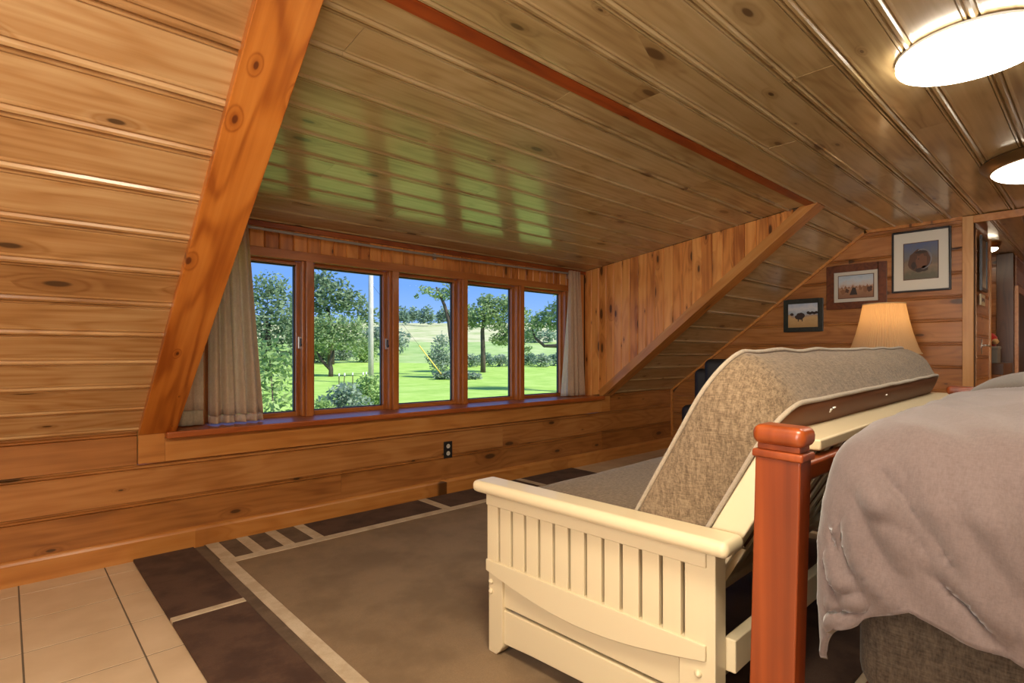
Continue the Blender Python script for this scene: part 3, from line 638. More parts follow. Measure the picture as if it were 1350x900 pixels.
# ---------------------------------------------------------------- rug
def pile(name, a, c, patch_c, sc=7):
    return fabric(name, a, c, 700, bs=.5, sheen=.04, patch=sc, c3=patch_c)
rug_field = pile('rug_field', (.21, .140, .078), (.27, .185, .105), (.18, .12, .066), 3)
rug_dark = pile('rug_dark', (.082, .043, .026), (.108, .058, .036), (.058, .029, .018), 6)
rug_taupe = pile('rug_taupe', (.13, .085, .052), (.16, .11, .07), (.1, .066, .04), 8)
rug_cream = pile('rug_cream', (.52, .42, .29), (.62, .52, .38), (.46, .36, .24), 10)
RX0, RX1, RY0, RY1 = .475, 3.80, .55, 3.335
r = empty('area_rug', ((RX0+RX1)/2, (RY0+RY1)/2, 0))
def rp(name, x0, y0, x1, y1, h, mt):
    cx, cy = (RX0+RX1)/2, (RY0+RY1)/2; b = MB(); b.box((x0-cx, y0-cy, 0.0005), (x1-cx, y1-cy, h)); return b.build(name, mt, r, bevel=.003, seg=2)
rp('backing', RX0+.004, RY0+.004, RX1-.004, RY1-.004, .009, rug_dark)
rp('pile_field', .845, RY0+.34, RX1-.37, 2.955, .0155, rug_field)
rp('cream_line', .792, RY0+.29, .845, 3.03, .0165, rug_cream); rp('cream_line', .845, 2.955, RX1-.32, 3.022, .0165, rug_cream)
rp('cream_line', RX1-.37, RY0+.34, RX1-.32, 2.955, .0165, rug_cream); rp('cream_line', .845, RY0+.29, RX1-.32, RY0+.34, .0165, rug_cream)
rp('border_band', RX0, 2.492, .745, RY1, .0155, rug_dark); rp('border_bar', RX0, 2.452, .745, 2.492, .018, rug_cream); rp('border_band', RX0, RY0, .745, 2.452, .0155, rug_dark)
rp('taupe_line', .745, RY0, .792, RY1-.02, .0150, rug_taupe)
bars = [(.800, .865), (.955, 1.015), (1.11, 1.17), (1.275, 1.335), (2.155, 2.22), (3.10, 3.16)]; x = .792
for a, c in bars:
    if a-x > .004: rp('border_band', x, 3.022, a, RY1-.01, .0155, rug_taupe if c < 1.4 else rug_dark)
    rp('border_bar', a, 3.022, c, RY1-.01, .0165, rug_cream); x = c
rp('border_band', x, 3.022, RX1, RY1-.01, .0155, rug_dark)
rp('border_band', RX1-.32, RY0, RX1, 3.022, .0155, rug_dark); rp('border_band', .792, RY0, RX1-.32, RY0+.29, .0155, rug_dark)
tag(r, 'brown pile rug with dark border and cream lines under the futon', 'rug')
# ---------------------------------------------------------------- futon frame (local: x along the futon, y toward the window, z up)
FR = empty('futon_sofa', (1.253, .665, 0.0), radians(1.6))
tag(FR, 'cream painted wooden futon sofa frame with slatted arm panels', 'futon')
def arm(sx, X0):
    """arm at local x = X0; outer face looks toward -x when sx = 1, +x when sx = -1"""
    R_ = empty('arm', (X0, 0, 0)); R_.parent = FR
    def P(name, bx, bev=.004, seg=2, prism=None):
        b = MB()
        if prism is not None:
            pts, x0, x1 = prism; b.prism(pts, x0*sx, x1*sx)
        else:
            for a, c in bx: b.box((min(a[0]*sx, c[0]*sx), a[1], a[2]), (max(a[0]*sx, c[0]*sx), c[1], c[2]))
        return b.build(name, cream, R_, bevel=bev, seg=seg, smooth=True)
    # armrest board with rounded edge
    P('armrest', [((-.050, -.075, .578), (.052, .825, .618))], .017, 4)
    P('top_rail', [((0, .0, .527), (.032, .805, .576))], .004)
    # bottom rail: straight top, curved lower edge
    pts = [(.0, .340), (.0, .300)]+[(.805*t, .300-.055*sin(pi*t)) for t in [i/16 for i in range(1, 16)]]+[(.805, .300), (.805, .340)]
    P('curved_rail', None, .003, 1, (pts, -.002, .032))
    n = 13; p = .805/n
    for i in range(n):
        g = .0075
        P('slat', [((.006, i*p+(g if i else 0), .338), (.026, (i+1)*p-(0 if i == n-1 else g*.35), .529))], .002, 1)
    P('slat_backing', [((.027, .004, .335), (.030, .801, .53))], 0.0) if False else None
    # posts
    pts = [(.735, .302), (.735, .055), (.745, .035), (.765, .0157), (.805, .0157), (.805, .302)]; P('front_post', None, .003, 1, (pts, .012, .058))
    pts = [(-.022, .576), (-.022, .0157), (.045, .0157), (.065, .035), (.075, .055), (.075, .302), (.004, .302), (.004, .576)]; P('rear_post', None, .003, 1, (pts, .006, .064))
    pts = [(.07, .184), (.07, .300), (.74, .300), (.74, .184)]; P('panel_board', None, .004, 2, (pts, .024, .044))
    pts = [(.07, .058), (.20, .066), (.405, .072), (.61, .066), (.74, .058), (.74, .174), (.07, .174)]; P('panel_board', None, .004, 2, (pts, .022, .044))
    for y, z in ((.790, .228), (.790, .262), (.022, .262), (.022, .228)):
        b = MB(); b.lathe([(0, .007), (.006, .006), (.0095, .002), (.0095, -.004)], 14, Matrix.Rotation(-pi/2*sx, 4, 'Y')); b.build('dowel_cap', cream, R_, smooth=True, M=Matrix.Translation((.011*sx if y > .1 else .005*sx, y, z)))
    return R_
arm(1, 0.0); arm(-1, 2.14)
FL = 2.14
# reclined back frame
bu = Vector((0, -.49, .872)); bn = Vector((0, .872, .49))
BO = Vector((0, .686-.665, .613))            # rear plane of the back cushion passes here
MBK = frame(BO, (1, 0, 0), bu, bn)           # local: x, up the back, toward the front
def bk(name, a, c, bev=.005):
    b = MB(); b.box(a, c); b.v = [tuple(MBK @ Vector(v)) for v in b.v]; return b.build(name, cream, FR, bevel=bev, seg=2, smooth=True)
bk('back_stile', (.060, -.32, -.080), (.092, .285, -.004)); bk('back_stile', (FL-.092, -.32, -.080), (FL-.060, .285, -.004))
b = MB(); b.prism([(.290, -.002), (.344, -.104), (.322, -.116), (.258, -.010)], .056, FL-.056); b.v = [tuple(MBK @ Vector(v)) for v in b.v]; b.build('back_top_rail', cream, FR, bevel=.005, seg=2, smooth=True); bk('back_bottom_rail', (.108, -.30, -.05), (FL-.108, -.24, -.005))
for i in range(14): x = .20+i*(FL-.40)/13; bk('back_slat', (x-.025, -.24, -.03), (x+.025, .25, -.006), .002)
def fr(name, a, c, mt=cream, bev=.004):
    b = MB(); b.box(a, c); return b.build(name, mt, FR, bevel=bev, seg=2, smooth=True)
fr('rear_rail', (.066, -.045, .262), (FL-.066, -.015, .345)); fr('front_rail', (.05, .752, .22), (FL-.05, .782, .33)); fr('seat_frame_rail', (.075, .70, .335), (FL-.075, .735, .37)); fr('seat_frame_rail', (.075, .18, .335), (FL-.075, .215, .37))
for i in range(10): x = .2+i*(FL-.4)/9; fr('seat_slat', (x-.03, .215, .345), (x+.03, .70, .362), bev=.002)
for X0 in (.12, FL-.15):
    b = MB(); b.tube([(X0, .45, .36), (X0, .05, .52)], .018, 4); b.build('brace', cream, FR); b = MB(); b.tube([(X0+.02, .10, .34), (X0+.02, -.02, .56)], .022, 4); b.build('brace', cream, FR)

# ---------------------------------------------------------------- futon mattress: seat and back of one folded mattress
tweed = fabric('tan_tweed', (.085, .056, .031), (.24, .172, .105), 330, bs=.7, sheen=.14)
piping_m = fabric('grey_piping', (.27, .22, .16), (.36, .30, .22), 500, bs=.2)
leather_b = plain('brown_leather', (.13, .040, .008), .6)
FM = empty('futon_mattress', (1.253, .665, 0.37), radians(1.6))
tag(FM, 'thick tan tweed futon mattress with grey piping folded over the futon back', 'mattress')
def slab(name, M, x0, x1, s0, s1, t, rc, bulge, parent, puff=.02, nb=8, tweak=False):
    """rounded slab: outline in local (x, y), thickness z 0..t; border band bulges; returns border loops for piping"""
    out = []
    def arc(cx, cy, r, a0):
        n = 10
        for i in range(n+1): a = a0+pi/2*i/n; out.append((cx+r*cos(a), cy+r*sin(a)))
    r0, r1, r2, r3 = rc
    arc(x1-r0, s1-r0, r0, 0); arc(x0+r1, s1-r1, r1, pi/2); arc(x0+r2, s0+r2, r2, pi); arc(x1-r3, s0+r3, r3, 3*pi/2)
    # resample long sides so that the border can ripple a little
    pts = []
    for i in range(len(out)):
        p, q = Vector(out[i]), Vector(out[(i+1) % len(out)]); L = (q-p).length; k = max(1, int(L/.06))
        if L < 1e-5: continue
        for j in range(k): pts.append(p.lerp(q, j/k))
    n = len(pts); nor = []
    for i in range(n):
        d = pts[(i+1) % n]-pts[i-1]; d.normalize(); nor.append(Vector((d.y, -d.x)))
    def tw(x, y, z):
        if not tweak: return (x, y, z)
        k = max(0., (y-.15)/(s1-.15)); return (x, y+k*(.044*min(1, max(0, z/t))+.030*(x-x0)/(x1-x0)-.004), z)
    def rip(p, z): return .006*noise.noise(Vector((p.x*6, p.y*6, z*3+2)))
    vs = []; fs = []
    for i in range(n):
        for k in range(nb+1):
            z = k/nb; q = pts[i]+nor[i]*(bulge*sin(pi*z)+rip(pts[i], z))
            vs.append(tw(q.x, q.y, z*t))
    for i in range(n):
        j = (i+1) % n
        for k in range(nb): fs.append((i*(nb+1)+k, j*(nb+1)+k, j*(nb+1)+k+1, i*(nb+1)+k+1))
    b = MB(); b.add([tuple(M @ Vector(v)) for v in vs], fs); bo = b.build(name+'_border', tweed, parent, smooth=True)
    def face(z, sgn, mt, nm):
        cx, cy = (x0+x1)/2, (s0+s1)/2; rings = [(1, 0), (.985, .35), (.95, .7), (.85, 1), (.6, 1.1), (.3, 1.12)]; v = []; f = []
        for q, h in rings:
            for p in pts:
                pp = p+Vector((0, 0)); dx = (p.x-cx)*q; dy = (p.y-cy)*q
                # keep the edge zone the same width on both axes
                v.append(tw(cx+dx, cy+dy, z+sgn*puff*h+(.004*noise.noise(Vector((p.x*4*q, p.y*4, q*3))) if q < 1 else 0)))
        m_ = len(rings)
        for r in range(m_-1):
            for i in range(n): j = (i+1) % n; f.append((r*n+i, r*n+j, (r+1)*n+j, (r+1)*n+i))
        f.append(tuple((m_-1)*n+i for i in range(n)))
        b = MB(); b.add([tuple(M @ Vector(q)) for q in v], f); return b.build(nm, mt, parent, smooth=True)
    face(t, 1, tweed, name+'_front'); face(0, -1, leather_b if name == 'backrest' else tweed, name+'_underside')
    for z in (0, t):
        path = []
        for i, p in enumerate(pts):
            q = p+nor[i]*(.003+rip(p, z/t)); path.append(M @ Vector(tw(q.x, q.y, z)))
        b = MB(); b.tube(path, .0062, 8, True); b.build('piping', piping_m, parent, smooth=True)
ox, oy, oz = .0, 0, .37
MB2 = Matrix.Translation((0, 0, -.37)) @ MBK
slab('backrest', MB2, .058, 2.09, -.22, .362, .182, (.12, .13, .05, .05), .022, FM, .020, tweak=True)
MSE = Matrix.Translation((0, 0, -.37)) @ frame((0, .0, .372), (1, 0, 0), (0, 1, 0), (0, 0, 1))
slab('seat', MSE, .080, 2.06, .30, .815, .155, (.09, .09, .05, .05), .02, FM, .022)
b = MB(); M_ = MB2
for x0, s0, w_, h_ in ((.40, .340, .012, .012), (.418, .344, .018, .003), (1.0, .350, .02, .003)):
    b = MB(); b.box((x0, s0-h_, -.020), (x0+w_, s0, -.012)); b.v = [tuple(M_ @ Vector(v)) for v in b.v]; b.build('loose_thread', white, FM)

# ---------------------------------------------------------------- bed
BED = empty('bed', (1.10, .458, 0), 0)
tag(BED, 'red cherry wood bed with square capped footboard posts', 'bed')
FB = Matrix.Rotation(radians(1.5), 4, 'X')
def bedpart(b, name, mt=cherry, bev=.004, seg=2, par=None):
    b.v = [tuple(FB @ Vector(v)) for v in b.v]; return b.build(name, mt, par or BED, bevel=bev, seg=seg, smooth=True)
def post(x0):
    b = MB(); b.box((x0, -.043, 0), (x0+.057, .043, .855)); p = bedpart(b, 'post')
    b = MB(); b.box((x0-.005, -.048, .846), (x0+.062, .048, .862)); bedpart(b, 'collar', bev=.004, par=p)
    b = MB(); b.box((x0+.003, -.040, .862), (x0+.054, .040, .876)); bedpart(b, 'neck', bev=.002, par=p)
    b = MB(); b.box((x0-.007, -.050, .872), (x0+.064, .050, .911)); bedpart(b, 'cap', bev=.016, seg=4, par=p)
post(0.0); post(1.93)
b = MB(); b.box((.057, -.016, .785), (1.93, .016, .826)); bedpart(b, 'top_rail', bev=.008, seg=3)
b = MB(); b.box((.057, -.014, .05), (1.93, .014, .12)); bedpart(b, 'lower_rail')
for x0 in (.06, 1.92): b = MB(); b.box((x0, -2.0, .25), (x0+.03, -.04, .38)); b.build('side_rail', cherry, BED, bevel=.004)
b = MB(); b.box((-.01, -2.08, 0), (2.02, -2.0, 1.2)); b.build('headboard', cherry, BED, bevel=.006)
base_m = fabric('brown_tweed', (.032, .023, .016), (.082, .062, .044), 330, bs=.6, sheen=.05)
MT = empty('bed_mattress', (2.1, -.6, .39)); tag(MT, 'bed mattress in dark brown tweed cover under the duvet', 'mattress')
b = MB(); b.box((-.905, -1.0, 0), (.905, .935, .33)); b.build('cover', base_m, MT, bevel=.06, seg=5, smooth=True)
b = MB(); b.box((-.90, -1.0, -.26), (.90, .92, .0)); b.build('foundation', base_m, MT, bevel=.03, seg=3, smooth=True)
# duvet: a soft sheet laid over the bed; hangs at the left side and at the foot
duv = fabric('mauve_duvet', (.100, .074, .070), (.128, .096, .091), 500, bs=.12, sheen=.25)
FOLDS = [  # (points as (from the foot edge, drop below the top), height, width)
    ([(.065, .096), (.153, .183), (.215, .26)], .010, .012), ([(.039, .159), (.065, .232), (.105, .32)], .020, .022), ([(.134, .036), (.192, .161), (.26, .302)], .018, .026),
    ([(-.019, .197), (.017, .259), (.059, .309)], .014, .016), ([(.163, .225), (.264, .294)], .012, .016), ([(-.022, .287), (.065, .313)], .010, .010), ([(-.029, .322), (.053, .331)], .010, .009),
    ([(-.002, .143), (.017, .203)], .009, .010), ([(.22, .083), (.264, .167), (.33, .27)], .013, .022), ([(.099, .051), (.127, .099)], .008, .012), ([(-.015, .239), (.065, .279)], .010, .010),
    ([(.077, .108), (.137, .251)], .010, .018), ([(.30, .06), (.36, .2)], .014, .024), ([(.42, .08), (.5, .28)], .016, .026), ([(.60, .1), (.66, .3)], .014, .03), ([(.20, -.10), (.30, .06)], .007, .02), ([(.05, -.08), (.09, .06)], .006, .016)]
def folds(q, d):
    h = 0.
    for pts, A, w in FOLDS:
        best = None; n = len(pts)-1
        for i in range(n):
            ax, ay = pts[i]; bx, by = pts[i+1]; ex, ey = bx-ax, by-ay; L2 = ex*ex+ey*ey
            t = ((q-ax)*ex+(d-ay)*ey)/L2; tc = max(0., min(1., t)); dx, dy = q-ax-ex*tc, d-ay-ey*tc
            dist = dx*dx+dy*dy; sg = (ex*dy-ey*dx)
            if best is None or dist < best[0]: best = (dist, sg, (i+t)/n)
        dist, sg, u = best; r = sqrt(dist)/w
        if r > 3.5: continue
        taper = max(0., min(1., min(u+.25, 1.25-u)/.45)); r = r if sg > 0 else -r
        h += A*taper*(math.exp(-r*r*1.1)-.75*math.exp(-(r-1.25)**2*1.4))
    return h
def sp(x, k=.07):                    # smooth max(0, x)
    return .5*(x+sqrt(x*x+k*k))
def duvet(name, label, mt, X0, Y0, ztop, W_, L_, hang_l, hang_f, cat, group=None, seed=0, foldamp=1.3, hem=None, res=.0085, flare=.03):
    nx, ny = int((W_+hang_l)/res), int((L_+hang_f)/res); vs = []; fs = []
    for i in range(nx+1):
        p = -hang_l+(W_+hang_l)*i/nx
        for j in range(ny+1):
            q = -hang_f+(L_+hang_f)*j/ny
            dl = sp(-p); df = sp(-q); x = X0+sp(p)-.02; y = Y0-sp(q)+.02
            k = hem(p, q) if hem else 1
            z = ztop-(dl*k+df*.95)
            # fold field: diagonal creases running away from the foot corner
            s = (p-q)*.9; u = p*.55+q*.85
            f = noise.noise(Vector((u*7+seed, s*2.0, 1.3)))*.55+noise.noise(Vector((u*17, s*3.6+seed, 4.1)))*.24+noise.noise(Vector((p*3+seed, q*3, 7)))*.5
            f += .40*(1-abs(noise.noise(Vector((u*8+2*seed, s*1.5, 9.2))))*2.6)
            f += .30*max(0, 1-abs(noise.noise(Vector((u*15+seed, s*2.2, 5.5))))*7)
            cr = math.exp(-((p+.12)**2+(q-.02)**2)/.03); f += cr*.12*noise.noise(Vector((q*8, p*26+q*16, 3.3))); f *= 1-.65*math.exp(-(max(0, q+.02)/.07)**2)
            n1 = .030*foldamp*f+(folds(q, -p)*1.0 if hem else 0); puff = .035*min(1, sp(p)/.3)*min(1, sp(q)/.3)
            sl = max(0., min(1., (dl-.02)/.12)); sf = max(0., min(1., (df-.02)/.12)); tp = (1-sl)*(1-sf)
            c_ = sl*sf
            x -= n1*sl*.8+flare*sl*(1-c_*.9); y += n1*.5*sf; z += n1*tp*.32+puff
            # corner gathers into one drooping tip
            x += .006*c_; y += .004*c_
            vs.append((x, min(y, Y0+.05), z))
    for i in range(nx):
        for j in range(ny): a = i*(ny+1)+j; fs.append((a, a+1, a+ny+2, a+ny+1))
    b = MB(); b.add([(v[0]-X0, v[1]-Y0, v[2]-.5) for v in vs], fs); o = b.build(name, mt, None, smooth=True, M=Matrix.Translation((X0, Y0, .5)))
    md = o.modifiers.new('solid', 'SOLIDIFY'); md.thickness = .012; md.offset = 1; return tag(o, label, cat, group)
duvet('duvet', 'mauve-grey duvet hanging creased over the near left corner of the bed', duv, 1.165, .352, .925, .98, 1.6, .345, .10, 'duvet',
      hem=lambda p, q: 1-.18*max(0, min(1, (q-.02)/.12))*max(0, 1-abs(q-.1)/.25))
blk = fabric('olive_blanket', (.085, .067, .052), (.11, .088, .07), 500, bs=.12, sheen=.2)
duvet('blanket', 'olive-brown blanket heaped on the far side of the bed', blk, 2.15, .30, .972, .75, 1.2, .10, .12, 'blanket', seed=5, foldamp=.5, res=.03, flare=.0)
# ---------------------------------------------------------------- cover slab over the ceilings, and the land outside
b = MB(); b.box((XA-.1, -1.6, 2.36), (9.7, 2.2, 2.45)); struct(b.build('roof_light_seal', backing))  # unseen slab added to stop sun and sky light leaking in
CA, SA = cos(radians(47.342)), sin(radians(47.342))
prof_g = [(3.9, -2.4), (12, -1.1), (20, -.62), (31, -.55), (42, -.25), (52, .35), (62, 1.2), (78, 2.9), (95, 4.9), (115, 7.0), (150, 9.5), (260, 14)]
def gz(d):
    for (a, za), (c, zc_) in zip(prof_g, prof_g[1:]):
        if d <= c: t = max(0, (d-a)/(c-a)); return za+(zc_-za)*t
    return prof_g[-1][1]
def land(bearing, d, z=None):
    """bearing: sideways per metre of distance, seen from the room"""
    X, Y = d*(CA+SA*bearing), d*(SA-CA*bearing)
    return Vector((X, Y, gz(d) if z is None else z))
def brg(px): return (px-675)/725.35
def ground(name, d0, d1, mt, label, n=40, m=40):
    b = MB(); vs = []; fs = []
    for i in range(n+1):
        d = d0*(d1/d0)**(i/n)
        for j in range(m+1):
            p = land(-1.05+2.0*j/m, d); p.z += .12*noise.noise(p*.12)*(1 if d < 60 else 2.5); vs.append(p)
    for i in range(n):
        for j in range(m): a = i*(m+1)+j; fs.append((a, a+1, a+m+2, a+m+1))
    b.add([tuple(v) for v in vs], fs); return struct(b.build(name, mt, smooth=True), label)
def grass(name, stops, sc):
    m, nt, b = mat(name); tc = N(nt, 'TexCoord'); n = N(nt, 'TexNoise'); n.inputs['Scale'].default_value = sc; n.inputs['Detail'].default_value = 8; n.inputs['Roughness'].default_value = .65
    nt.links.new(tc.outputs['Object'], n.inputs['Vector']); nt.links.new(ramp(nt, n.outputs[0], stops), b.inputs['Base Color']); b.inputs['Roughness'].default_value = .9; b.inputs['Specular IOR Level'].default_value = .1
    bump(nt, b, n.outputs[0], .5, .05); return m
ground('lawn', 4.6, 50, grass('lawn_grass', [(.3, (.27, .44, .075)), (.5, (.36, .53, .11)), (.7, (.46, .60, .16))], .9), 'mown bright green lawn')
ground('rough_grass', 50, 76, grass('rough_grass', [(.3, (.22, .36, .10)), (.5, (.34, .46, .16)), (.7, (.46, .54, .24))], .35), 'rough taller grass between lawn and meadow')
ground('meadow', 76, 250, grass('meadow_grass', [(.3, (.32, .40, .15)), (.5, (.50, .50, .27)), (.7, (.62, .56, .36))], .25), 'pale unmown meadow rising to the trees')
def leaf_mat(name, a, c, e):
    m, nt, b = mat(name); tc = N(nt, 'TexCoord'); n = N(nt, 'TexNoise'); n.inputs['Scale'].default_value = 2.2; n.inputs['Detail'].default_value = 6; n.inputs['Roughness'].default_value = .7
    nt.links.new(tc.outputs['Object'], n.inputs['Vector']); col = ramp(nt, n.outputs[0], [(.3, a), (.5, c), (.7, e)]); nt.links.new(col, b.inputs['Base Color']); b.inputs['Roughness'].default_value = .6
    t = N(nt, 'BsdfTranslucent'); nt.links.new(col, t.inputs[0]); ms = N(nt, 'MixShader'); ms.inputs[0].default_value = .35
    nt.links.new(b.outputs[0], ms.inputs[1]); nt.links.new(t.outputs[0], ms.inputs[2]); nt.links.new(ms.outputs[0], nt.nodes['Material Output'].inputs[0]); return m
leaf_d = leaf_mat('leaf_dark', (.11, .18, .10), (.20, .28, .15), (.32, .41, .22)); leaf_m = leaf_mat('leaf_mid', (.18, .27, .11), (.28, .38, .16), (.44, .53, .24))
leaf_l = leaf_mat('leaf_light', (.20, .32, .09), (.32, .46, .15), (.48, .58, .24)); leaf_g = leaf_mat('leaf_grey', (.20, .28, .20), (.30, .38, .27), (.42, .49, .36))
leaf_far = leaf_mat('leaf_far', (.16, .26, .19), (.23, .34, .23), (.32, .44, .28))
bark = wood('bark', (.13, .10, .075), (.09, .065, .048), (.045, .033, .025), rough=.9, knots=0, axis='z')
def leaves(blobs, n, size, rnd):
    b = MB(); tot = sum(q[1]**2 for q in blobs)
    for c, r, sq in blobs:
        c = Vector(c)
        for _ in range(int(n*r*r/tot)):
            v = Vector((rnd.gauss(0, 1), rnd.gauss(0, 1), rnd.gauss(0, 1))).normalized(); rr = r*(rnd.random()**.45)*(1+.35*noise.noise(v*2.2+c))
            p = c+Vector((v.x*rr, v.y*rr, v.z*rr*sq)); s = size*rnd.uniform(.6, 1.3)
            a = Vector((rnd.gauss(0, 1), rnd.gauss(0, 1), rnd.gauss(0, .6))).normalized(); e_ = a.cross(Vector((rnd.gauss(0, 1), rnd.gauss(0, 1), rnd.gauss(0, 1)))).normalized()
            b.add([p-a*s, p-e_*s*.45, p+a*s, p+e_*s*.45], [(0, 1, 2, 3)])
    return b
seed_n = [100]
def plant(name, cat, label, base, blobs, n, size, lm, trunks=(), group=None):
    """blobs: (dx, dy, z above base, radius, squash); trunks: (points, radii) above base"""
    seed_n[0] += 1; rnd = random.Random(seed_n[0]); r = empty(name, tuple(base))
    if trunks:
        for pts, rad in trunks: b = MB(); b.tube(pts, rad, 7); b.build('trunk', bark, r, smooth=True)
    o = leaves([((x, y, z), q, s) for x, y, z, q, s in blobs], n, size, rnd).build('crown', lm, r); o['kind'] = 'stuff'
    return tag(r, label, cat, group)
def side(b):                     # unit vector pointing right as seen from the room
    return Vector((SA, -CA, 0))
SV = side(0)
def bl(*rows): return [(SV.x*a, SV.y*a, z, r, s) for a, z, r, s in rows]
def tk(*pts): return [(SV.x*a, SV.y*a, z) for a, z in pts]
# near shrub outside the first window
b0 = land(brg(356), 8)
plant('leafy_shrub', 'shrub', 'near leafy shrub with open stems outside the leftmost window', b0, bl((-.1, 2.35, .50, 1), (.25, 1.75, .42, 1), (-.2, 1.3, .5, .8), (.15, .95, .5, .7), (.55, 1.15, .25, .8), (0, 2.75, .3, 1)), 2700, .055, leaf_l,
      [(tk((0, 0), (.02, .7), (.12, 1.3), (.05, 2.0), (.0, 2.7)), [.025, .022, .018, .012, .006]), (tk((.02, .6), (-.2, 1.3), (-.3, 2.1)), [.02, .014, .006]), (tk((.1, 1.2), (.3, 1.7), (.42, 2.0)), [.016, .01, .005])])
b0 = land(brg(430), 13)
for k, (px, d, w, lb) in enumerate([(421, 11.2, .45, 'low broad-leaved bush at the bottom left of the second window'), (455, 13.2, .5, 'low grey-green bush at the bottom of the second window'), (486, 15.5, .45, 'low bush at the foot of the utility pole')]):
    g_ = land(brg(px), d); top = .55-.10*k
    plant('low_bush', 'bush', lb, g_, bl((0, .5, w*1.15, .9), (-.35, .75, w*.85, .9), (.35, .7, w*.85, .9), (.0, 1.15, w*.75, .7)), 1900, .07, (leaf_l, leaf_g, leaf_l)[k])
# trees of the garden
plant('broad_tree', 'tree', 'dense dark tree behind the shrub in the leftmost window', land(brg(352), 42), bl((0, 4.2, 2.6, 1), (-2, 3, 2.2, 1), (1.8, 3.4, 2, 1), (.3, 6.2, 1.7, .8), (-1.5, 1.2, 1.8, .8), (1.6, 1.2, 1.7, .8)), 5200, .19, leaf_d, [(tk((0, 0), (.1, 2), (0, 4)), [.3, .25, .12])])
plant('broad_tree', 'tree', 'tall dark tree filling the top of the second window', land(brg(436), 48), bl((0, 6.2, 2.0, .9), (-2, 5.2, 2, .9), (1.6, 5.4, 1.6, .8), (-1, 7.4, 1.2, .8), (3.3, 4.3, 1.2, .8), (-2.2, 2.8, 2.0, .8)), 3600, .22, leaf_d, [(tk((0, 0), (.1, 2.5), (-.3, 5)), [.32, .26, .12])])
plant('apple_tree', 'tree', 'spreading light green tree with a short forked trunk in the second window', land(brg(434), 36), bl((0, 2.4, 1.3, .7), (-1.2, 2.2, 1.1, .7), (1.4, 2.3, 1.2, .7), (.2, 3.4, 1.2, .7), (2.6, 2.0, .9, .7), (-.9, 3.3, 1.0, .7), (1.5, 3.3, 1.0, .7)), 3600, .13, leaf_m,
      [(tk((.1, 0), (.12, .5), (.05, .9), (.3, 1.7)), [.17, .14, .12, .06]), (tk((.1, .45), (-.45, 1.0), (-.9, 1.8)), [.12, .1, .05])])
plant('broad_tree', 'tree', 'tree standing behind the utility pole', land(brg(505), 60), bl((0, 2.0, 1.7, .9), (-1.6, 1.6, 1.6, .9), (1.5, 1.5, 1.5, .9)), 1500, .24, leaf_g)
for k, (px, lb) in enumerate(((529, 'leftmost tree of the far row seen in the third window'), (545, 'middle tree of the far row seen in the third window'), (562, 'far row tree just left of the rounded bush in the third window'), (585, 'far row tree behind the tall leaning tree'), (617, 'far row tree at the left edge of the fourth window'))):
    plant('distant_tree', 'tree', lb, land(brg(px), (118, 124, 116, 122, 117)[k]), bl((0, 2.4, 1.5, 1.3), (-.9, 1.7, 1.2, 1.1), (.9, 1.6+.5*(k % 2), 1.2, 1.1)), 700, .34, leaf_far, group='far tree row')
plant('tall_tree', 'tree', 'tall leaning tree with bare limbs in the third window', land(brg(593), 36.5), bl((-.6, 5.4, .8, .6), (-1.6, 5.7, .5, .6), (.4, 5.9, .9, .8), (-2.2, 5.3, .25, .6), (.7, 4.6, .6, .8)), 900, .12, leaf_m,
      [(tk((.25, 0), (.15, 2), (-.05, 3.6), (-.35, 4.7), (-.9, 5.9)), [.2, .17, .14, .11, .06]), (tk((-.05, 3.6), (.25, 4.6), (.5, 6)), [.11, .08, .05])])
plant('conical_bush', 'bush', 'rounded grey-green bush under the tall leaning tree', land(brg(580), 35), bl((0, .9, .8, 1), (.05, 1.7, .75, 1), (.1, 2.4, .5, 1), (-.3, 1.2, .6, 1), (.4, 1.1, .6, 1)), 1700, .10, leaf_g)
plant('flower_clump', 'plant', 'low grey-green clump of strappy leaves on the lawn', land(brg(600), 33.5), bl((-1.0, .22, .42, .6), (-.4, .25, .45, .6), (.3, .25, .45, .6), (.95, .22, .40, .6), (1.35, .18, .28, .6)), 1000, .12, leaf_g)
plant('garden_tree', 'tree', 'tree with a straight trunk and yellowing leaves in the fourth window', land(brg(637), 40), bl((0, 4.3, 1.2, .8), (-.9, 3.7, .8, .8), (.9, 4.0, 1.2, .8), (.3, 5.2, .8, .7), (1.2, 2.4, .75, .7), (1.9, 2.9, .9, .8), (1.6, 5.0, .9, .8), (2.6, 4.2, .9, .8)), 4600, .13, leaf_m, [(tk((0, 0), (.0, 1.5), (-.05, 3), (.1, 4.5)), [.2, .18, .15, .07])])
for k, (px, lb) in enumerate(((620, 'low bush left of the straight trunk in the fourth window'), (640, 'middle low bush at the lawn edge in the fourth window'), (660, 'rightmost low bush at the lawn edge in the fourth window'), (697, 'left low bush at the lawn edge in the rightmost window'), (715, 'middle low bush at the lawn edge in the rightmost window'), (734, 'low bush at the lawn edge beside the right curtain'))):
    plant('hedge_bush', 'bush', lb, land(brg(px), 46+1.5*(k % 2)), bl((-.3, .5, .6, .8), (.35, .45, .6, .8), (0, .75, .5, .8)), 550, .13, (leaf_g, leaf_far)[k % 2], group='bushes along the lawn edge')
for k, px in enumerate((422, 452, 481)):
    plant('thicket', 'bush', ('leftmost thicket behind the forked tree', 'middle thicket behind the forked tree', 'thicket just left of the utility pole')[k], land(brg(px), (50, 53, 50.5)[k]), bl((-.3, .8, .75, 1), (.35, .7, .75, 1), (0, 1.4, .6, .9)), 1100, .15, (leaf_m, leaf_g, leaf_l)[k])
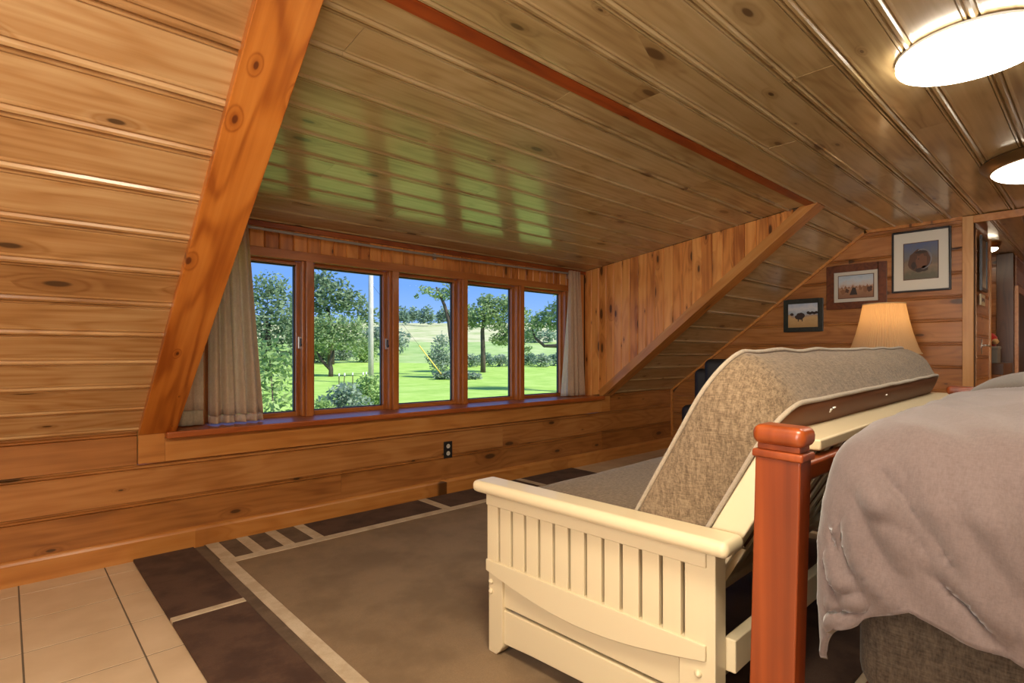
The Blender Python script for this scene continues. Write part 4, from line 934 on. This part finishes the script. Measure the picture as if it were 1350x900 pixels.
plant('old_tree', 'tree', 'old tree reaching a thick curved limb into the rightmost window', land(brg(775), 24), bl((-2.4, 2.9, .55, .7), (-1.9, 3.2, .6, .7), (-1.2, 3.5, .8, .7), (-2.5, 2.4, .32, .8), (-1.5, 2.85, .35, .6), (0, 4.2, 1.4, .8), (-2.7, 1.9, .28, .9)), 4200, .085, leaf_m,
      [(tk((0, 0), (0, 1.4), (-.1, 2.6), (0, 3.8)), [.3, .26, .2, .1]), (tk((-.05, 2.1), (-.8, 2.25), (-1.4, 2.0), (-1.9, 2.0), (-2.3, 2.35), (-2.45, 2.8)), [.13, .10, .085, .07, .055, .03]), (tk((-.05, 2.9), (-.9, 2.95), (-1.5, 3.3)), [.1, .07, .04])])
plant('meadow_bush', 'bush', 'round bush alone in the meadow', land(brg(705), 75), bl((0, 1.0, 1.3, .9), (2, 1.0, 1.2, .9), (-2.2, .9, 1.2, .9)), 700, .26, leaf_far)
# utility pole, its guy wire and garden stakes
P = land(brg(489), 31); r = empty('utility_pole', tuple(P)); b = MB(); b.tube([(0, 0, -.2), (0, 0, 4), (0, 0, 8.5)], [.155, .145, .12], 14); b.build('pole', wood('weathered_pole', (.66, .62, .58), (.55, .51, .47), (.4, .36, .33), rough=.85, knots=0, axis='z'), r, smooth=True)
b = MB(); b.box((-.9, -.06, 7.6), (.9, .06, 7.72)); b.build('cross_arm', bark, r); tag(r, 'pale weathered utility pole on the lawn in the second window', 'pole')
A = land(brg(587), 33.5); T = P+Vector((0, 0, 5.6)); dv = T-A; r = empty('guy_wire', tuple(A)); b = MB(); b.tube([(0, 0, 0), tuple(dv)], .008, 5); b.build('wire', dark_gasket, r)
b = MB(); b.tube([tuple(dv*.0), tuple(dv*.37)], .04, 8); b.build('guard_sleeve', plain('yellow_plastic', (.85, .62, .12), .5), r, smooth=True); tag(r, 'yellow sleeved guy wire slanting from the lawn to the utility pole', 'guy wire')
for k, (px, d, lean) in enumerate([(447, 26, 0), (453, 26.5, .05), (465, 27, 0), (473, 27.5, .22), (483, 28, 0)]):
    g_ = land(brg(px), d); r = empty('garden_stake', tuple(g_)); b = MB(); b.tube([(0, 0, -.1), (SV.x*lean, SV.y*lean, .62)], .022, 6); b.build('stake', bark, r)
    b = MB(); b.tube([(SV.x*lean, SV.y*lean, .60), (SV.x*lean, SV.y*lean, .72)], .035, 6); b.build('stake_cap', white, r)
    tag(r, ('leftmost slim garden stake with a pale tip', 'second garden stake from the left', 'middle upright garden stake in the grass', 'leaning garden stake near the utility pole', 'garden stake closest to the utility pole')[k], 'stake', 'garden stakes by the pole')
bpy.context.view_layer.update()
